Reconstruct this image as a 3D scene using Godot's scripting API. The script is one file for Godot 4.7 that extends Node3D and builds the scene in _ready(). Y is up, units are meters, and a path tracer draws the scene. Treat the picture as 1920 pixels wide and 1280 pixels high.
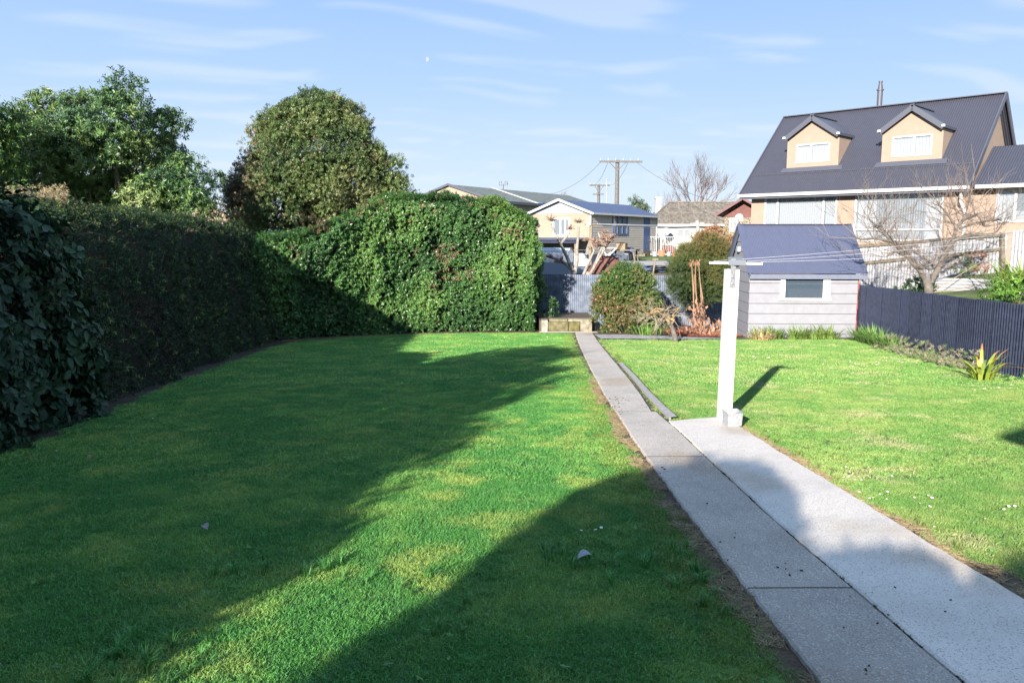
extends Node3D

const F := 1470.0                 # focal length of the photograph in its own pixels
const CX := 960.0
const CY := 640.0
const EYE := Vector3(0, 1.6, 0)
const PITCH := 0.13389            # the camera looks down by this angle

var rng := RandomNumberGenerator.new()
var M := {}
var used := {}
var n1 := FastNoiseLite.new()
var n2 := FastNoiseLite.new()

# ------------------------------------------------------------------ mesh builder
class MB:
	var v := PackedVector3Array()
	var n := PackedVector3Array()
	var c := PackedColorArray()
	var col := Color.WHITE

	func tri(a: Vector3, b: Vector3, d: Vector3) -> void:
		var k := (b - a).cross(d - a).normalized()
		v.append(a); v.append(d); v.append(b)
		for i in 3:
			n.append(k); c.append(col)

	func trin(a: Vector3, b: Vector3, d: Vector3, na: Vector3, nb: Vector3, nd: Vector3) -> void:
		v.append(a); v.append(d); v.append(b)
		n.append(na); n.append(nd); n.append(nb)
		for i in 3: c.append(col)

	func quad(a: Vector3, b: Vector3, d: Vector3, e: Vector3) -> void:
		tri(a, b, d); tri(a, d, e)

	func quadn(a, b, d, e, na, nb, nd, ne) -> void:
		trin(a, b, d, na, nb, nd); trin(a, d, e, na, nd, ne)

	# box from its centre and size
	func box(o: Vector3, s: Vector3, b := Basis.IDENTITY) -> void:
		var h := s * 0.5
		var p: Array[Vector3] = []
		for i in 8:
			p.append(o + b * Vector3(h.x if i & 1 else -h.x, h.y if i & 2 else -h.y, h.z if i & 4 else -h.z))
		quad(p[4], p[5], p[7], p[6]); quad(p[1], p[0], p[2], p[3])
		quad(p[5], p[1], p[3], p[7]); quad(p[0], p[4], p[6], p[2])
		quad(p[6], p[7], p[3], p[2]); quad(p[0], p[1], p[5], p[4])

	# box from two opposite corners
	func bb(a: Vector3, b: Vector3) -> void:
		box((a + b) * 0.5, (b - a).abs())

	# bar of rectangular section from a to b
	func bar(a: Vector3, b: Vector3, w: float, h: float, up := Vector3.UP) -> void:
		var z := (b - a).normalized()
		var x := up.cross(z).normalized()
		if x.length() < 0.5: x = Vector3.RIGHT
		var y := z.cross(x)
		box((a + b) * 0.5, Vector3(w, h, a.distance_to(b)), Basis(x, y, z))

	func tube(p: PackedVector3Array, r: PackedFloat32Array, sides := 6, cap := true) -> void:
		var ring: Array = []
		var nn: Array = []
		var side := Vector3.ZERO
		for i in p.size():
			var d: Vector3 = (p[mini(i + 1, p.size() - 1)] - p[maxi(i - 1, 0)]).normalized()
			if side == Vector3.ZERO:
				side = d.cross(Vector3(0.31, 0.83, 0.47)).normalized()
			else:
				side = (side - d * side.dot(d)).normalized()
			var other := d.cross(side)
			var q := PackedVector3Array()
			var m := PackedVector3Array()
			for k in sides:
				var a := TAU * k / sides
				var w := side * cos(a) + other * sin(a)
				q.append(p[i] + w * r[i]); m.append(w)
			ring.append(q); nn.append(m)
		for i in p.size() - 1:
			for k in sides:
				var l := (k + 1) % sides
				quadn(ring[i][k], ring[i][l], ring[i + 1][l], ring[i + 1][k], nn[i][k], nn[i][l], nn[i + 1][l], nn[i + 1][k])
		if cap:
			for k in range(1, sides - 1):
				tri(ring[-1][0], ring[-1][k], ring[-1][k + 1])
				tri(ring[0][0], ring[0][k + 1], ring[0][k])

	# convex polygon pushed along d
	func prism(poly: PackedVector3Array, d: Vector3) -> void:
		var k := poly.size()
		var nrm := Vector3.ZERO
		for i in range(1, k - 1): nrm += (poly[i] - poly[0]).cross(poly[i + 1] - poly[0])
		var q := poly.duplicate()
		if nrm.dot(d) > 0: q.reverse()
		for i in range(1, k - 1):
			tri(q[0], q[i], q[i + 1])
			tri(q[0] + d, q[i + 1] + d, q[i] + d)
		for i in k:
			var j := (i + 1) % k
			quad(q[j], q[i], q[i] + d, q[j] + d)

	# corrugated sheet: waves run across "along", ridges lie along "up"
	func corr(o: Vector3, along: Vector3, up: Vector3, pitch: float, amp: float, up2 = null, seg := 6) -> void:
		var u2: Vector3 = up if up2 == null else up2
		var l := along.length()
		var a := along / l
		var nm := a.cross(up).normalized()
		var cnt := int(ceil(l / pitch * seg))
		for i in cnt:
			var s0 := l * i / cnt
			var s1 := l * (i + 1) / cnt
			var p0 := o + a * s0 + nm * amp * sin(TAU * s0 / pitch)
			var p1 := o + a * s1 + nm * amp * sin(TAU * s1 / pitch)
			var m0 := (nm - a * (amp * TAU / pitch * cos(TAU * s0 / pitch))).normalized()
			var m1 := (nm - a * (amp * TAU / pitch * cos(TAU * s1 / pitch))).normalized()
			quadn(p0, p1, p1 + up.lerp(u2, s1 / l), p0 + up.lerp(u2, s0 / l), m0, m1, m1, m0)

	# lapped boards on a wall: o lower left, along, up
	func laps(o: Vector3, along: Vector3, h: float, step: float, out: Vector3, proud := 0.016) -> void:
		var y := 0.0
		while y < h - 0.001:
			var t := minf(step, h - y)
			var a := o + Vector3.UP * y
			quad(a + out * proud, a + along + out * proud, a + along + Vector3.UP * t, a + Vector3.UP * t)
			quad(a, a + along, a + along + out * proud, a + out * proud)
			y += step

	func mesh() -> ArrayMesh:
		var arr := []
		arr.resize(Mesh.ARRAY_MAX)
		arr[Mesh.ARRAY_VERTEX] = v
		arr[Mesh.ARRAY_NORMAL] = n
		arr[Mesh.ARRAY_COLOR] = c
		var m := ArrayMesh.new()
		m.add_surface_from_arrays(Mesh.PRIMITIVE_TRIANGLES, arr)
		return m

# ------------------------------------------------------------------ camera arithmetic
func ray(px: float, py: float) -> Vector3:
	var s := sin(PITCH)
	var c := cos(PITCH)
	return Vector3(0, -s, -c) + Vector3.RIGHT * ((px - CX) / F) - Vector3(0, c, -s) * ((py - CY) / F)

func P(px: float, py: float, t: float) -> Vector3:
	return EYE + ray(px, py) * t

func plane_hit(px: float, py: float, o: Vector3, nrm: Vector3) -> Vector3:
	var r := ray(px, py)
	return EYE + r * ((o - EYE).dot(nrm) / r.dot(nrm))

# the garden falls gently away from the camera
func g(x: float, d: float) -> float:
	var y := -0.076 * d + 0.00045 * d * d if d > 0 else -0.03 * d
	return y + 0.018 * n2.get_noise_2d(x * 6.0, d * 6.0)

func on(x: float, d: float, dy := 0.0) -> Vector3:
	return Vector3(x, g(x, d) + dy, -d)

func gp(px: float, py: float) -> Vector3:
	var r := ray(px, py)
	var lo := 0.5
	var hi := 80.0
	for i in 40:
		var m := (lo + hi) * 0.5
		var q := EYE + r * m
		if q.y > -0.076 * -q.z + 0.00045 * q.z * q.z: lo = m
		else: hi = m
	return EYE + r * lo

# the land beyond the fences
func land(x: float, d: float) -> float:
	var back := lerpf(-0.75, 0.45, smoothstep(31.0, 42.0, d)) + 0.12 * smoothstep(55, 90, d)
	var side := -0.35 + 0.16 * clampf(x - 11.0, 0, 12)
	var w := smoothstep(26.0, 33.0, d)
	if x > 9.0 and d < 33.0:
		return lerpf(side, back, w)
	return back

func ip(tab: Array, d: float) -> float:
	if d <= tab[0][0]: return tab[0][1]
	for i in range(1, tab.size()):
		if d <= tab[i][0]:
			return lerpf(tab[i - 1][1], tab[i][1], (d - tab[i - 1][0]) / (tab[i][0] - tab[i - 1][0]))
	return tab[-1][1]

var LEFT_EDGE := [[0, 1.25], [5.5, 1.27], [8.15, 1.30], [10.1, 1.37], [11.94, 1.42], [16.4, 1.62], [23.35, 1.97], [26.6, 2.17]]
var MID_EDGE := [[0, 1.83], [5.5, 1.84], [9.3, 1.90], [10.08, 1.91], [10.1, 1.85], [11.94, 1.99], [16.43, 2.23], [23.35, 2.56], [26.6, 2.76]]
var FENCE := [[4.0, 8.35], [14.5, 9.42], [16.4, 9.62], [20.4, 10.3], [24.9, 11.0]]
var HEDGE_LINE := [[2.0, -5.0], [7.7, -5.15], [8.6, -5.2], [10.4, -5.5], [12.9, -5.88], [15.9, -6.15], [20.4, -6.6], [23.2, -6.5]]

# ------------------------------------------------------------------ nodes
func numbered(called: String) -> String:
	if not used.has(called):
		used[called] = 0
		return called
	used[called] += 1
	return "%s_%03d" % [called, used[called]]

func tag(o: Node, label: String, category: String, group := "") -> Node:
	o.set_meta("label", label)
	o.set_meta("category", category)
	if group != "": o.set_meta("group", group)
	return o

func thing(called: String, label: String, category: String, at: Vector3, turn := 0.0, group := "") -> Node3D:
	var o := Node3D.new()
	o.name = numbered(called)
	add_child(o)
	o.position = at
	o.rotation.y = turn
	tag(o, label, category, group)
	return o

func part(parent: Node, called: String, m: Mesh, mt: Material) -> MeshInstance3D:
	var o := MeshInstance3D.new()
	o.name = called if parent != self else numbered(called)
	o.mesh = m
	o.material_override = mt
	parent.add_child(o, true)
	return o

func struct(called: String, m: Mesh, mt: Material) -> MeshInstance3D:
	var o := part(self, called, m, mt)
	o.set_meta("kind", "structure")
	return o

func put(buf: PackedFloat32Array, b: Basis, o: Vector3, c: Color) -> void:
	buf.append_array(PackedFloat32Array([b.x.x, b.y.x, b.z.x, o.x, b.x.y, b.y.y, b.z.y, o.y, b.x.z, b.y.z, b.z.z, o.z, c.r, c.g, c.b, 1.0]))

func many(parent: Node, called: String, mesh: Mesh, mt: Material, buf: PackedFloat32Array) -> MultiMeshInstance3D:
	var mm := MultiMesh.new()
	mm.transform_format = MultiMesh.TRANSFORM_3D
	mm.use_colors = true
	mm.mesh = mesh
	mm.instance_count = buf.size() / 16
	mm.buffer = buf
	var o := MultiMeshInstance3D.new()
	o.name = called if parent != self else numbered(called)
	o.multimesh = mm
	o.material_override = mt
	o.set_meta("kind", "stuff")
	parent.add_child(o, true)
	return o

# ------------------------------------------------------------------ materials
func lin(r: float, gg: float, b: float) -> Color:
	return Color(r, gg, b).linear_to_srgb()

func noise_tex(freq: float, lo: float, hi: float, kind := FastNoiseLite.TYPE_SIMPLEX_SMOOTH, octaves := 4, size := 512, normal := false, bump := 4.0) -> NoiseTexture2D:
	var f := FastNoiseLite.new()
	f.noise_type = kind
	f.frequency = freq
	f.fractal_octaves = octaves
	f.seed = 11
	if kind == FastNoiseLite.TYPE_CELLULAR:
		f.cellular_return_type = FastNoiseLite.RETURN_CELL_VALUE
		f.fractal_type = FastNoiseLite.FRACTAL_NONE
	var t := NoiseTexture2D.new()
	t.width = size
	t.height = size
	t.seamless = true
	t.noise = f
	if normal:
		t.as_normal_map = true
		t.bump_strength = bump
	else:
		var gr := Gradient.new()
		gr.set_color(0, Color(lo, lo, lo))
		gr.set_color(1, Color(hi, hi, hi))
		t.color_ramp = gr
	return t

var T := {}

func mat(called: String, c: Color, rough := 0.8, tex := "", scale := 1.0, nrm := "", nscale := 0.6) -> StandardMaterial3D:
	var m := StandardMaterial3D.new()
	m.resource_name = called
	m.albedo_color = c
	m.roughness = rough
	m.vertex_color_use_as_albedo = true
	m.cull_mode = BaseMaterial3D.CULL_DISABLED
	if tex != "" or nrm != "":
		m.uv1_triplanar = true
		m.uv1_world_triplanar = true
		m.uv1_scale = Vector3.ONE * scale
	if tex != "": m.albedo_texture = T[tex]
	if nrm != "":
		m.normal_enabled = true
		m.normal_texture = T[nrm]
		m.normal_scale = nscale
	M[called] = m
	return m

func leafmat(called: String, rough: float, back: float) -> void:
	var m := mat(called, Color.WHITE, rough)
	m.metallic_specular = 0.5
	m.backlight_enabled = true
	m.backlight = Color(back, back, back)

func make_materials() -> void:
	T.mottle = noise_tex(0.012, 0.72, 1.0)
	T.soft = noise_tex(0.01, 0.93, 1.0)
	T.blotch = noise_tex(0.006, 0.6, 1.0, FastNoiseLite.TYPE_SIMPLEX_SMOOTH, 5)
	T.fine = noise_tex(0.09, 0.7, 1.0, FastNoiseLite.TYPE_SIMPLEX_SMOOTH, 3)
	T.stone = noise_tex(0.12, 0.35, 1.0, FastNoiseLite.TYPE_CELLULAR, 1, 1024)
	T.fine_n = noise_tex(0.09, 0, 1, FastNoiseLite.TYPE_SIMPLEX_SMOOTH, 3, 512, true, 3.0)
	T.stone_n = noise_tex(0.1, 0, 1, FastNoiseLite.TYPE_SIMPLEX, 3, 512, true, 6.0)
	T.lump_n = noise_tex(0.025, 0, 1, FastNoiseLite.TYPE_SIMPLEX_SMOOTH, 4, 512, true, 8.0)
	# exposed aggregate: little stones of several greys and tans
	var ag: NoiseTexture2D = noise_tex(0.14, 0, 1, FastNoiseLite.TYPE_CELLULAR, 1, 1024)
	var gr := Gradient.new()
	gr.offsets = PackedFloat32Array([0.0, 0.25, 0.45, 0.65, 0.85, 1.0])
	gr.colors = PackedColorArray([Color(0.56, 0.56, 0.57), Color(0.74, 0.71, 0.68), Color(0.68, 0.68, 0.68), Color(0.8, 0.77, 0.72), Color(0.74, 0.73, 0.72), Color(0.95, 0.93, 0.9)])
	ag.color_ramp = gr
	T.aggregate = ag
	var sp: NoiseTexture2D = noise_tex(0.2, 0, 1, FastNoiseLite.TYPE_CELLULAR, 1, 1024)
	var g2 := Gradient.new()
	g2.offsets = PackedFloat32Array([0.0, 0.06, 0.12, 0.6, 1.0])
	g2.colors = PackedColorArray([Color(0.55, 0.54, 0.55), Color(0.78, 0.77, 0.76), Color(0.92, 0.91, 0.9), Color(0.97, 0.96, 0.95), Color(1, 1, 1)])
	sp.color_ramp = g2
	T.speck = sp
	mat("lawn_ground", lin(1, 1, 1), 1.0, "blotch", 0.35, "lump_n", 0.6)
	mat("soil", lin(1, 1, 1), 1.0, "fine", 0.9, "lump_n", 1.0)
	mat("aggregate", lin(0.96, 0.9, 0.82), 0.9, "aggregate", 1.1, "stone_n", 0.35)
	mat("concrete", lin(0.7, 0.655, 0.585), 0.9, "speck", 0.9, "stone_n", 0.15)
	mat("old_concrete", lin(0.4, 0.39, 0.34), 0.95, "blotch", 1.2, "lump_n", 0.6)
	mat("gravel", lin(0.85, 0.83, 0.8), 1.0, "stone", 1.5, "stone_n", 1.0)
	mat("grey_timber", lin(0.42, 0.41, 0.39), 0.9, "mottle", 1.5)
	mat("rail_timber", lin(0.2, 0.175, 0.135), 0.9, "mottle", 1.5)
	mat("pale_timber", lin(0.3, 0.24, 0.16), 0.9, "mottle", 1.5)
	mat("white_paint", lin(0.7, 0.7, 0.69), 0.5, "soft", 0.5)
	mat("shed_paint", lin(0.235, 0.245, 0.28), 0.65, "soft", 0.6)
	mat("shed_roof", lin(0.075, 0.088, 0.145), 0.5, "soft", 0.7)
	mat("shed_fascia", lin(0.13, 0.15, 0.21), 0.55, "soft", 0.7)
	mat("red_primer", lin(0.24, 0.05, 0.025), 0.7)
	mat("steel", lin(0.5, 0.52, 0.55), 0.35, "mottle", 6.0).metallic = 0.6
	mat("galvanised", lin(0.5, 0.53, 0.57), 0.45, "mottle", 5.0).metallic = 0.35
	mat("dark_steel", lin(0.1, 0.12, 0.15), 0.4)
	mat("blue_iron", lin(0.043, 0.053, 0.096), 0.28, "mottle", 0.9)
	mat("grey_iron", lin(0.2, 0.25, 0.34), 0.5, "blotch", 0.8)
	mat("white_iron", lin(0.3, 0.31, 0.335), 0.45, "soft", 0.8)
	mat("house_wall", lin(0.31, 0.235, 0.185), 0.85, "soft", 0.5, "fine_n", 0.2)
	mat("house_roof", lin(0.052, 0.055, 0.075), 0.45, "soft", 0.4)
	mat("house_trim", lin(0.07, 0.078, 0.105), 0.5)
	mat("gutter_white", lin(0.5, 0.51, 0.53), 0.4)
	mat("fabric_white", lin(0.24, 0.24, 0.25), 0.85)
	mat("dark_room", lin(0.2, 0.19, 0.18), 0.9)
	mat("cream_board", lin(0.29, 0.245, 0.19), 0.75, "soft", 0.4)
	mat("grey_board", lin(0.5, 0.46, 0.41), 0.75, "soft", 0.4)
	mat("panel_grey", lin(0.3, 0.34, 0.4), 0.7)
	mat("olive_roof", lin(0.13, 0.15, 0.14), 0.5, "mottle", 0.3)
	mat("blue_paint", lin(0.05, 0.09, 0.22), 0.5)
	mat("blue_roof", lin(0.09, 0.12, 0.22), 0.45, "mottle", 0.4)
	mat("tile_roof", lin(0.24, 0.22, 0.19), 0.9, "blotch", 1.1)
	mat("stucco_white", lin(0.36, 0.355, 0.345), 0.85)
	mat("brown_board", lin(0.16, 0.055, 0.05), 0.7, "mottle", 0.5)
	mat("brown_roof", lin(0.15, 0.06, 0.065), 0.6, "mottle", 0.5)
	mat("stone_wall", lin(0.42, 0.37, 0.3), 0.9, "stone", 0.25, "lump_n", 0.8)
	mat("pole_wood", lin(0.17, 0.165, 0.16), 0.9, "mottle", 1.0)
	mat("wire", lin(0.06, 0.06, 0.07), 0.6)
	mat("cord", lin(0.72, 0.72, 0.74), 0.6)
	mat("bark", lin(0.2, 0.16, 0.11), 0.95, "blotch", 2.0, "lump_n", 0.8)
	mat("grey_bark", lin(0.2, 0.18, 0.16), 0.95, "blotch", 2.0, "lump_n", 0.8)
	mat("pale_bark", lin(0.4, 0.375, 0.33), 0.95, "blotch", 2.0, "lump_n", 0.7)
	mat("twig", lin(1, 1, 1), 0.9)
	mat("terracotta", lin(0.5, 0.16, 0.09), 0.8)
	mat("plain", Color.WHITE, 0.75)
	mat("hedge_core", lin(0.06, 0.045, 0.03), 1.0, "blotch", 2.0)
	mat("moon_rock", lin(0.2, 0.235, 0.29), 1.0)
	leafmat("leaf", 0.42, 0.35)
	leafmat("gloss_leaf", 0.36, 0.25)
	leafmat("grass", 0.55, 0.5)
	leafmat("dull_leaf", 0.7, 0.35)
	leafmat("thick_leaf", 0.5, 0.1)
	M.thick_leaf.metallic_specular = 0.3
	var gl := mat("glass", Color(0.75, 0.82, 0.88, 0.14), 0.03)
	gl.transparency = BaseMaterial3D.TRANSPARENCY_ALPHA
	gl.vertex_color_use_as_albedo = false
	var fr := mat("frosted_glass", Color(0.3, 0.36, 0.42, 0.5), 0.15)
	fr.transparency = BaseMaterial3D.TRANSPARENCY_ALPHA
	fr.vertex_color_use_as_albedo = false
	var cl := mat("clear_plastic", Color(0.8, 0.85, 0.88, 0.45), 0.2)
	cl.transparency = BaseMaterial3D.TRANSPARENCY_ALPHA
	cl.vertex_color_use_as_albedo = false

# ------------------------------------------------------------------ foliage
func rdir() -> Vector3:
	var z := rng.randf_range(-1, 1)
	var a := rng.randf() * TAU
	var s := sqrt(1 - z * z)
	return Vector3(s * cos(a), z, s * sin(a))

# a sprig of leaves round +Y
func sprig(count: int, length: float, width: float, spread: float, stem: float, droop := 0.0) -> ArrayMesh:
	var b := MB.new()
	for i in count:
		var a := TAU * (i * 0.382 + rng.randf() * 0.15)
		var up := rng.randf_range(0.15, 1.0)
		var d := Vector3(cos(a) * spread, up - droop, sin(a) * spread).normalized()
		var base := Vector3(0, stem * (i + 0.5) / count, 0)
		var side := d.cross(Vector3.UP + rdir() * 0.5).normalized()
		var nn := side.cross(d).normalized()
		var l := length * rng.randf_range(0.75, 1.15)
		var w := width * rng.randf_range(0.8, 1.15) * 0.5
		var mid := base + d * l * 0.45
		var tip := base + d * l - nn * l * 0.12
		var lf := mid + side * w + nn * w * 0.3
		var rt := mid - side * w + nn * w * 0.3
		var k := rng.randf_range(0.85, 1.15)
		b.col = Color(k, k, k)
		b.tri(base, rt, tip)
		b.tri(base, tip, lf)
	return b.mesh()

# rounder leaves seen from near
func big_sprig(count: int, length: float, width: float, spread: float, stem: float) -> ArrayMesh:
	var b := MB.new()
	for i in count:
		var a := TAU * (i * 0.382 + rng.randf() * 0.1)
		var d := Vector3(cos(a) * spread, rng.randf_range(-0.25, 0.7), sin(a) * spread).normalized()
		var base := Vector3(0, stem * (i + 0.5) / count, 0)
		var side := d.cross(Vector3.UP + rdir() * 0.35).normalized()
		var nn := side.cross(d).normalized()
		var l := length * rng.randf_range(0.7, 1.15)
		var w := width * 0.5
		var k := rng.randf_range(0.8, 1.2)
		b.col = Color(k, k, k)
		var m0 := base
		var last_l := base
		var last_r := base
		for s in 4:
			var f: float = [0.25, 0.55, 0.82, 1.0][s]
			var ww: float = w * [0.75, 1.0, 0.62, 0.0][s]
			var m := base + d * l * f - nn * l * 0.2 * f * f
			var lft := m + side * ww + nn * ww * 0.25
			var rgt := m - side * ww + nn * ww * 0.25
			b.quad(m0, m, lft, last_l) if s < 3 else b.tri(m0, m, last_l)
			b.quad(m0, last_r, rgt, m) if s < 3 else b.tri(m0, last_r, m)
			m0 = m; last_l = lft; last_r = rgt
		b.bar(base - Vector3(0, stem * 0.3, 0), base + d * l * 0.1, 0.004, 0.004)
	return b.mesh()

func face(nrm: Vector3, size: float) -> Basis:
	var y := nrm.normalized()
	var x := y.cross(rdir()).normalized()
	var z := x.cross(y)
	return Basis(x * size, y * size, z * size)

func pick(pal: Array, p: Vector3, freq := 0.6) -> Color:
	var k := clampf(n1.get_noise_3d(p.x * freq * 10, p.y * freq * 10, p.z * freq * 10) * 1.1 + 0.5 + rng.randf_range(-0.25, 0.25), 0, 0.999) * (pal.size() - 1)
	var i := int(k)
	var c: Color = pal[i].lerp(pal[i + 1], k - i)
	var j := rng.randf_range(0.75, 1.25)
	return Color(c.r * j, c.g * j, c.b * j)

# crown made of blobs, each blob of clumps, each clump of sprigs
func crown(blobs: Array, subs: int, sub_r: float, per: int, size: float, pal: Array, odd = null) -> PackedFloat32Array:
	var buf := PackedFloat32Array()
	for bl in blobs:
		var c: Vector3 = bl[0]
		var r: Vector3 = bl[1] if bl[1] is Vector3 else Vector3.ONE * bl[1]
		var num := int(subs * (bl[2] if bl.size() > 2 else 1.0))
		for k in num:
			var d := rdir()
			if d.y < -0.35: d.y = -d.y
			var q := c + d * r * rng.randf_range(0.62, 1.0)
			var sr := sub_r * rng.randf_range(0.7, 1.3)
			for j in per:
				var e := rdir()
				var p := q + e * sr * sqrt(rng.randf_range(0.15, 1.0)) * Vector3(1, 0.8, 1)
				var col := pick(pal, p)
				if odd != null:
					col = odd.call(p, col)
				put(buf, face(e + d * 0.6 + Vector3.UP * 0.35, size * rng.randf_range(0.7, 1.3)), p, col)
	return buf

func limb(b: MB, a: Vector3, z: Vector3, r0: float, r1: float, wob := 0.06, sides := 6, n := 5) -> void:
	var p := PackedVector3Array()
	var r := PackedFloat32Array()
	var l := a.distance_to(z)
	for i in n + 1:
		var f := float(i) / n
		p.append(a.lerp(z, f) + (rdir() * l * wob if i > 0 and i < n else Vector3.ZERO))
		r.append(lerpf(r0, r1, f))
	b.tube(p, r, sides)

# bare branching
func branch(b: MB, p: Vector3, d: Vector3, l: float, r: float, depth: int, kids: int, spread: float, up: float, shrink := 0.68) -> void:
	var pts := PackedVector3Array([p])
	var rad := PackedFloat32Array([r])
	var q := p
	var dd := d
	for i in 3:
		dd = (dd + rdir() * 0.16 + Vector3.UP * up * 0.3).normalized()
		q += dd * l / 3.0
		pts.append(q); rad.append(r * lerpf(1.0, 0.62, (i + 1) / 3.0))
	b.tube(pts, rad, 5 if r > 0.012 else 3, r > 0.02)
	if depth <= 0: return
	for k in kids:
		var at := pts[1 + rng.randi() % 3] if k > 0 else q
		var e := (dd + rdir() * spread + Vector3.UP * up).normalized()
		branch(b, at, e, l * shrink * rng.randf_range(0.75, 1.2), maxf(r * 0.58, 0.003), depth - 1, kids, spread, up, shrink)

# a clipped hedge: front face along pts (x, depth, top height), thick towards "back"
func hedge(node: Node3D, pts: Array, thick: float, back: Vector3, mesh: Mesh, mt: String, dens: float, size: float, pal: Array, shag := 0.3, round_r := 0.5, odd = null, top_pal = null, batter := 0.0) -> void:
	var buf := PackedFloat32Array()
	var core := MB.new()
	var ends := [[pts[0], 0], [pts[-1], 1]]
	for i in pts.size() - 1:
		var a: Array = pts[i]
		var z: Array = pts[i + 1]
		var pa := Vector3(a[0], 0, -a[1])
		var pz := Vector3(z[0], 0, -z[1])
		var along := pz - pa
		var out := -back
		var hmax: float = maxf(a[2] - g(a[0], a[1]), z[2] - g(z[0], z[1]))
		var count := int(along.length() * hmax * dens)
		for k in count:
			var u := rng.randf()
			var x := lerpf(a[0], z[0], u)
			var d := lerpf(a[1], z[1], u)
			var top := lerpf(a[2], z[2], u) + 0.12 * n1.get_noise_2d(x * 9, d * 9)
			var gy := g(x, d)
			var y := gy + rng.randf() * (top - gy)
			var bump := n1.get_noise_3d(x * 14, y * 14, d * 14) * shag
			if n2.get_noise_3d(x * 45, y * 45, d * 45) > 0.3 and rng.randf() < 0.8: bump -= 0.25
			var inn := maxf(0, y - (top - round_r)) / round_r
			var setb := round_r * (1 - sqrt(maxf(0, 1 - inn * inn)))
			var p := Vector3(x, y, -d) + back * (setb - bump + rng.randf() * 0.22 + batter * (y - gy) / (top - gy))
			var nrm := (out * (1 - inn * 0.7) + Vector3.UP * (0.25 + inn) + rdir() * 0.55)
			var col := pick(pal, p)
			if odd != null: col = odd.call(p, col)
			put(buf, face(nrm, size * rng.randf_range(0.55, 1.5)), p, col)
		# top
		for k in int(along.length() * thick * dens * 0.8):
			var u := rng.randf()
			var x := lerpf(a[0], z[0], u)
			var d := lerpf(a[1], z[1], u)
			var top := lerpf(a[2], z[2], u)
			var w := rng.randf_range(round_r * 0.6, thick) + batter
			var p := Vector3(x, 0, -d) + back * w
			p.y = top - 0.06 + 0.16 * smoothstep(0.3, 1.0, w - batter) + n1.get_noise_2d(p.x * 12, p.z * 12) * shag * 0.8 + rng.randf_range(-0.15, 0.05)
			var col := pick(top_pal if top_pal != null else pal, p)
			if odd != null: col = odd.call(p, col)
			put(buf, face(Vector3.UP + rdir() * 0.6, size * rng.randf_range(0.55, 1.5)), p, col)
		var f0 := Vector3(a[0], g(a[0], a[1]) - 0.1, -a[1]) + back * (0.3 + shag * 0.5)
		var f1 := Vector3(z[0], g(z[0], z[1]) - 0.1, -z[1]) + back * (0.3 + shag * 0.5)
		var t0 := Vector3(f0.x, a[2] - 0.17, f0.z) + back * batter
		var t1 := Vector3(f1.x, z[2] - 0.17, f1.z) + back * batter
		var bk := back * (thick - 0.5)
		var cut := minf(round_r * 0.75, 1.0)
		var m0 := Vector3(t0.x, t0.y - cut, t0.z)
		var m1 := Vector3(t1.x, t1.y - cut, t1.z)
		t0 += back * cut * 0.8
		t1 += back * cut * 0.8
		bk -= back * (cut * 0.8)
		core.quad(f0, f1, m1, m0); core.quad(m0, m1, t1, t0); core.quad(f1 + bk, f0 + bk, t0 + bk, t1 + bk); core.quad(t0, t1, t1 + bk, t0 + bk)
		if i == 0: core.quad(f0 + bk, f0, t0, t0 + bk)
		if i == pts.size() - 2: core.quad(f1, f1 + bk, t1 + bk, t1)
	for e in ends:
		var q: Array = e[0]
		var other: Array = pts[1] if e[1] == 0 else pts[-2]
		var out := Vector3(q[0] - other[0], 0, -(q[1] - other[1])).normalized()
		var gy := g(q[0], q[1])
		for k in int(thick * (q[2] - gy) * dens * 0.8):
			var w := rng.randf() * thick
			var y := rng.randf_range(gy, q[2])
			var inn := maxf(0, y - (q[2] - round_r)) / round_r
			var p: Vector3 = Vector3(q[0], y, -q[1]) + back * (w + batter * (y - gy) / (q[2] - gy)) + out * (n1.get_noise_3d(q[0] * 12 + w * 12, y * 12, q[1] * 12) * shag - rng.randf() * 0.2 - inn * inn * round_r * 0.6)
			var col := pick(pal, p)
			if odd != null: col = odd.call(p, col)
			put(buf, face(out + Vector3.UP * 0.3 + rdir() * 0.6, size * rng.randf_range(0.55, 1.5)), p, col)
	for k in int(pts.size() * 90 * (dens / 200.0)):
		var s := rng.randi() % (pts.size() - 1)
		var u := rng.randf()
		var x := lerpf(pts[s][0], pts[s + 1][0], u)
		var d := lerpf(pts[s][1], pts[s + 1][1], u)
		var p := Vector3(x, lerpf(pts[s][2], pts[s + 1][2], u), -d) + back * (batter + rng.randf_range(0.3, 1.1))
		p.y += rng.randf_range(0.02, 0.2)
		var col := pick(pal, p)
		if odd != null: col = odd.call(p, col)
		put(buf, face(Vector3.UP + rdir() * 0.35, size * rng.randf_range(0.8, 1.3)), p, col)
	many(node, "foliage", mesh, M[mt], buf)
	# bare twigs showing between the leaves
	var tw := MB.new()
	for k in 420:
		var s := rng.randi() % (pts.size() - 1)
		var u := rng.randf()
		var x := lerpf(pts[s][0], pts[s + 1][0], u)
		var d := lerpf(pts[s][1], pts[s + 1][1], u)
		var top := lerpf(pts[s][2], pts[s + 1][2], u)
		var y := lerpf(g(x, d) + 0.05, top - round_r * 0.6, sqrt(rng.randf()))
		var a := Vector3(x, y, -d) + back * (0.3 + batter * (y - g(x, d)) / (top - g(x, d)))
		var z := a - back * rng.randf_range(0.1, 0.34) + Vector3(rng.randf_range(-0.15, 0.15), rng.randf_range(-0.05, 0.3), rng.randf_range(-0.15, 0.15))
		var tn := rng.randf_range(0.6, 1.3)
		tw.col = Color(0.17, 0.125, 0.08) * tn
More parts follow.
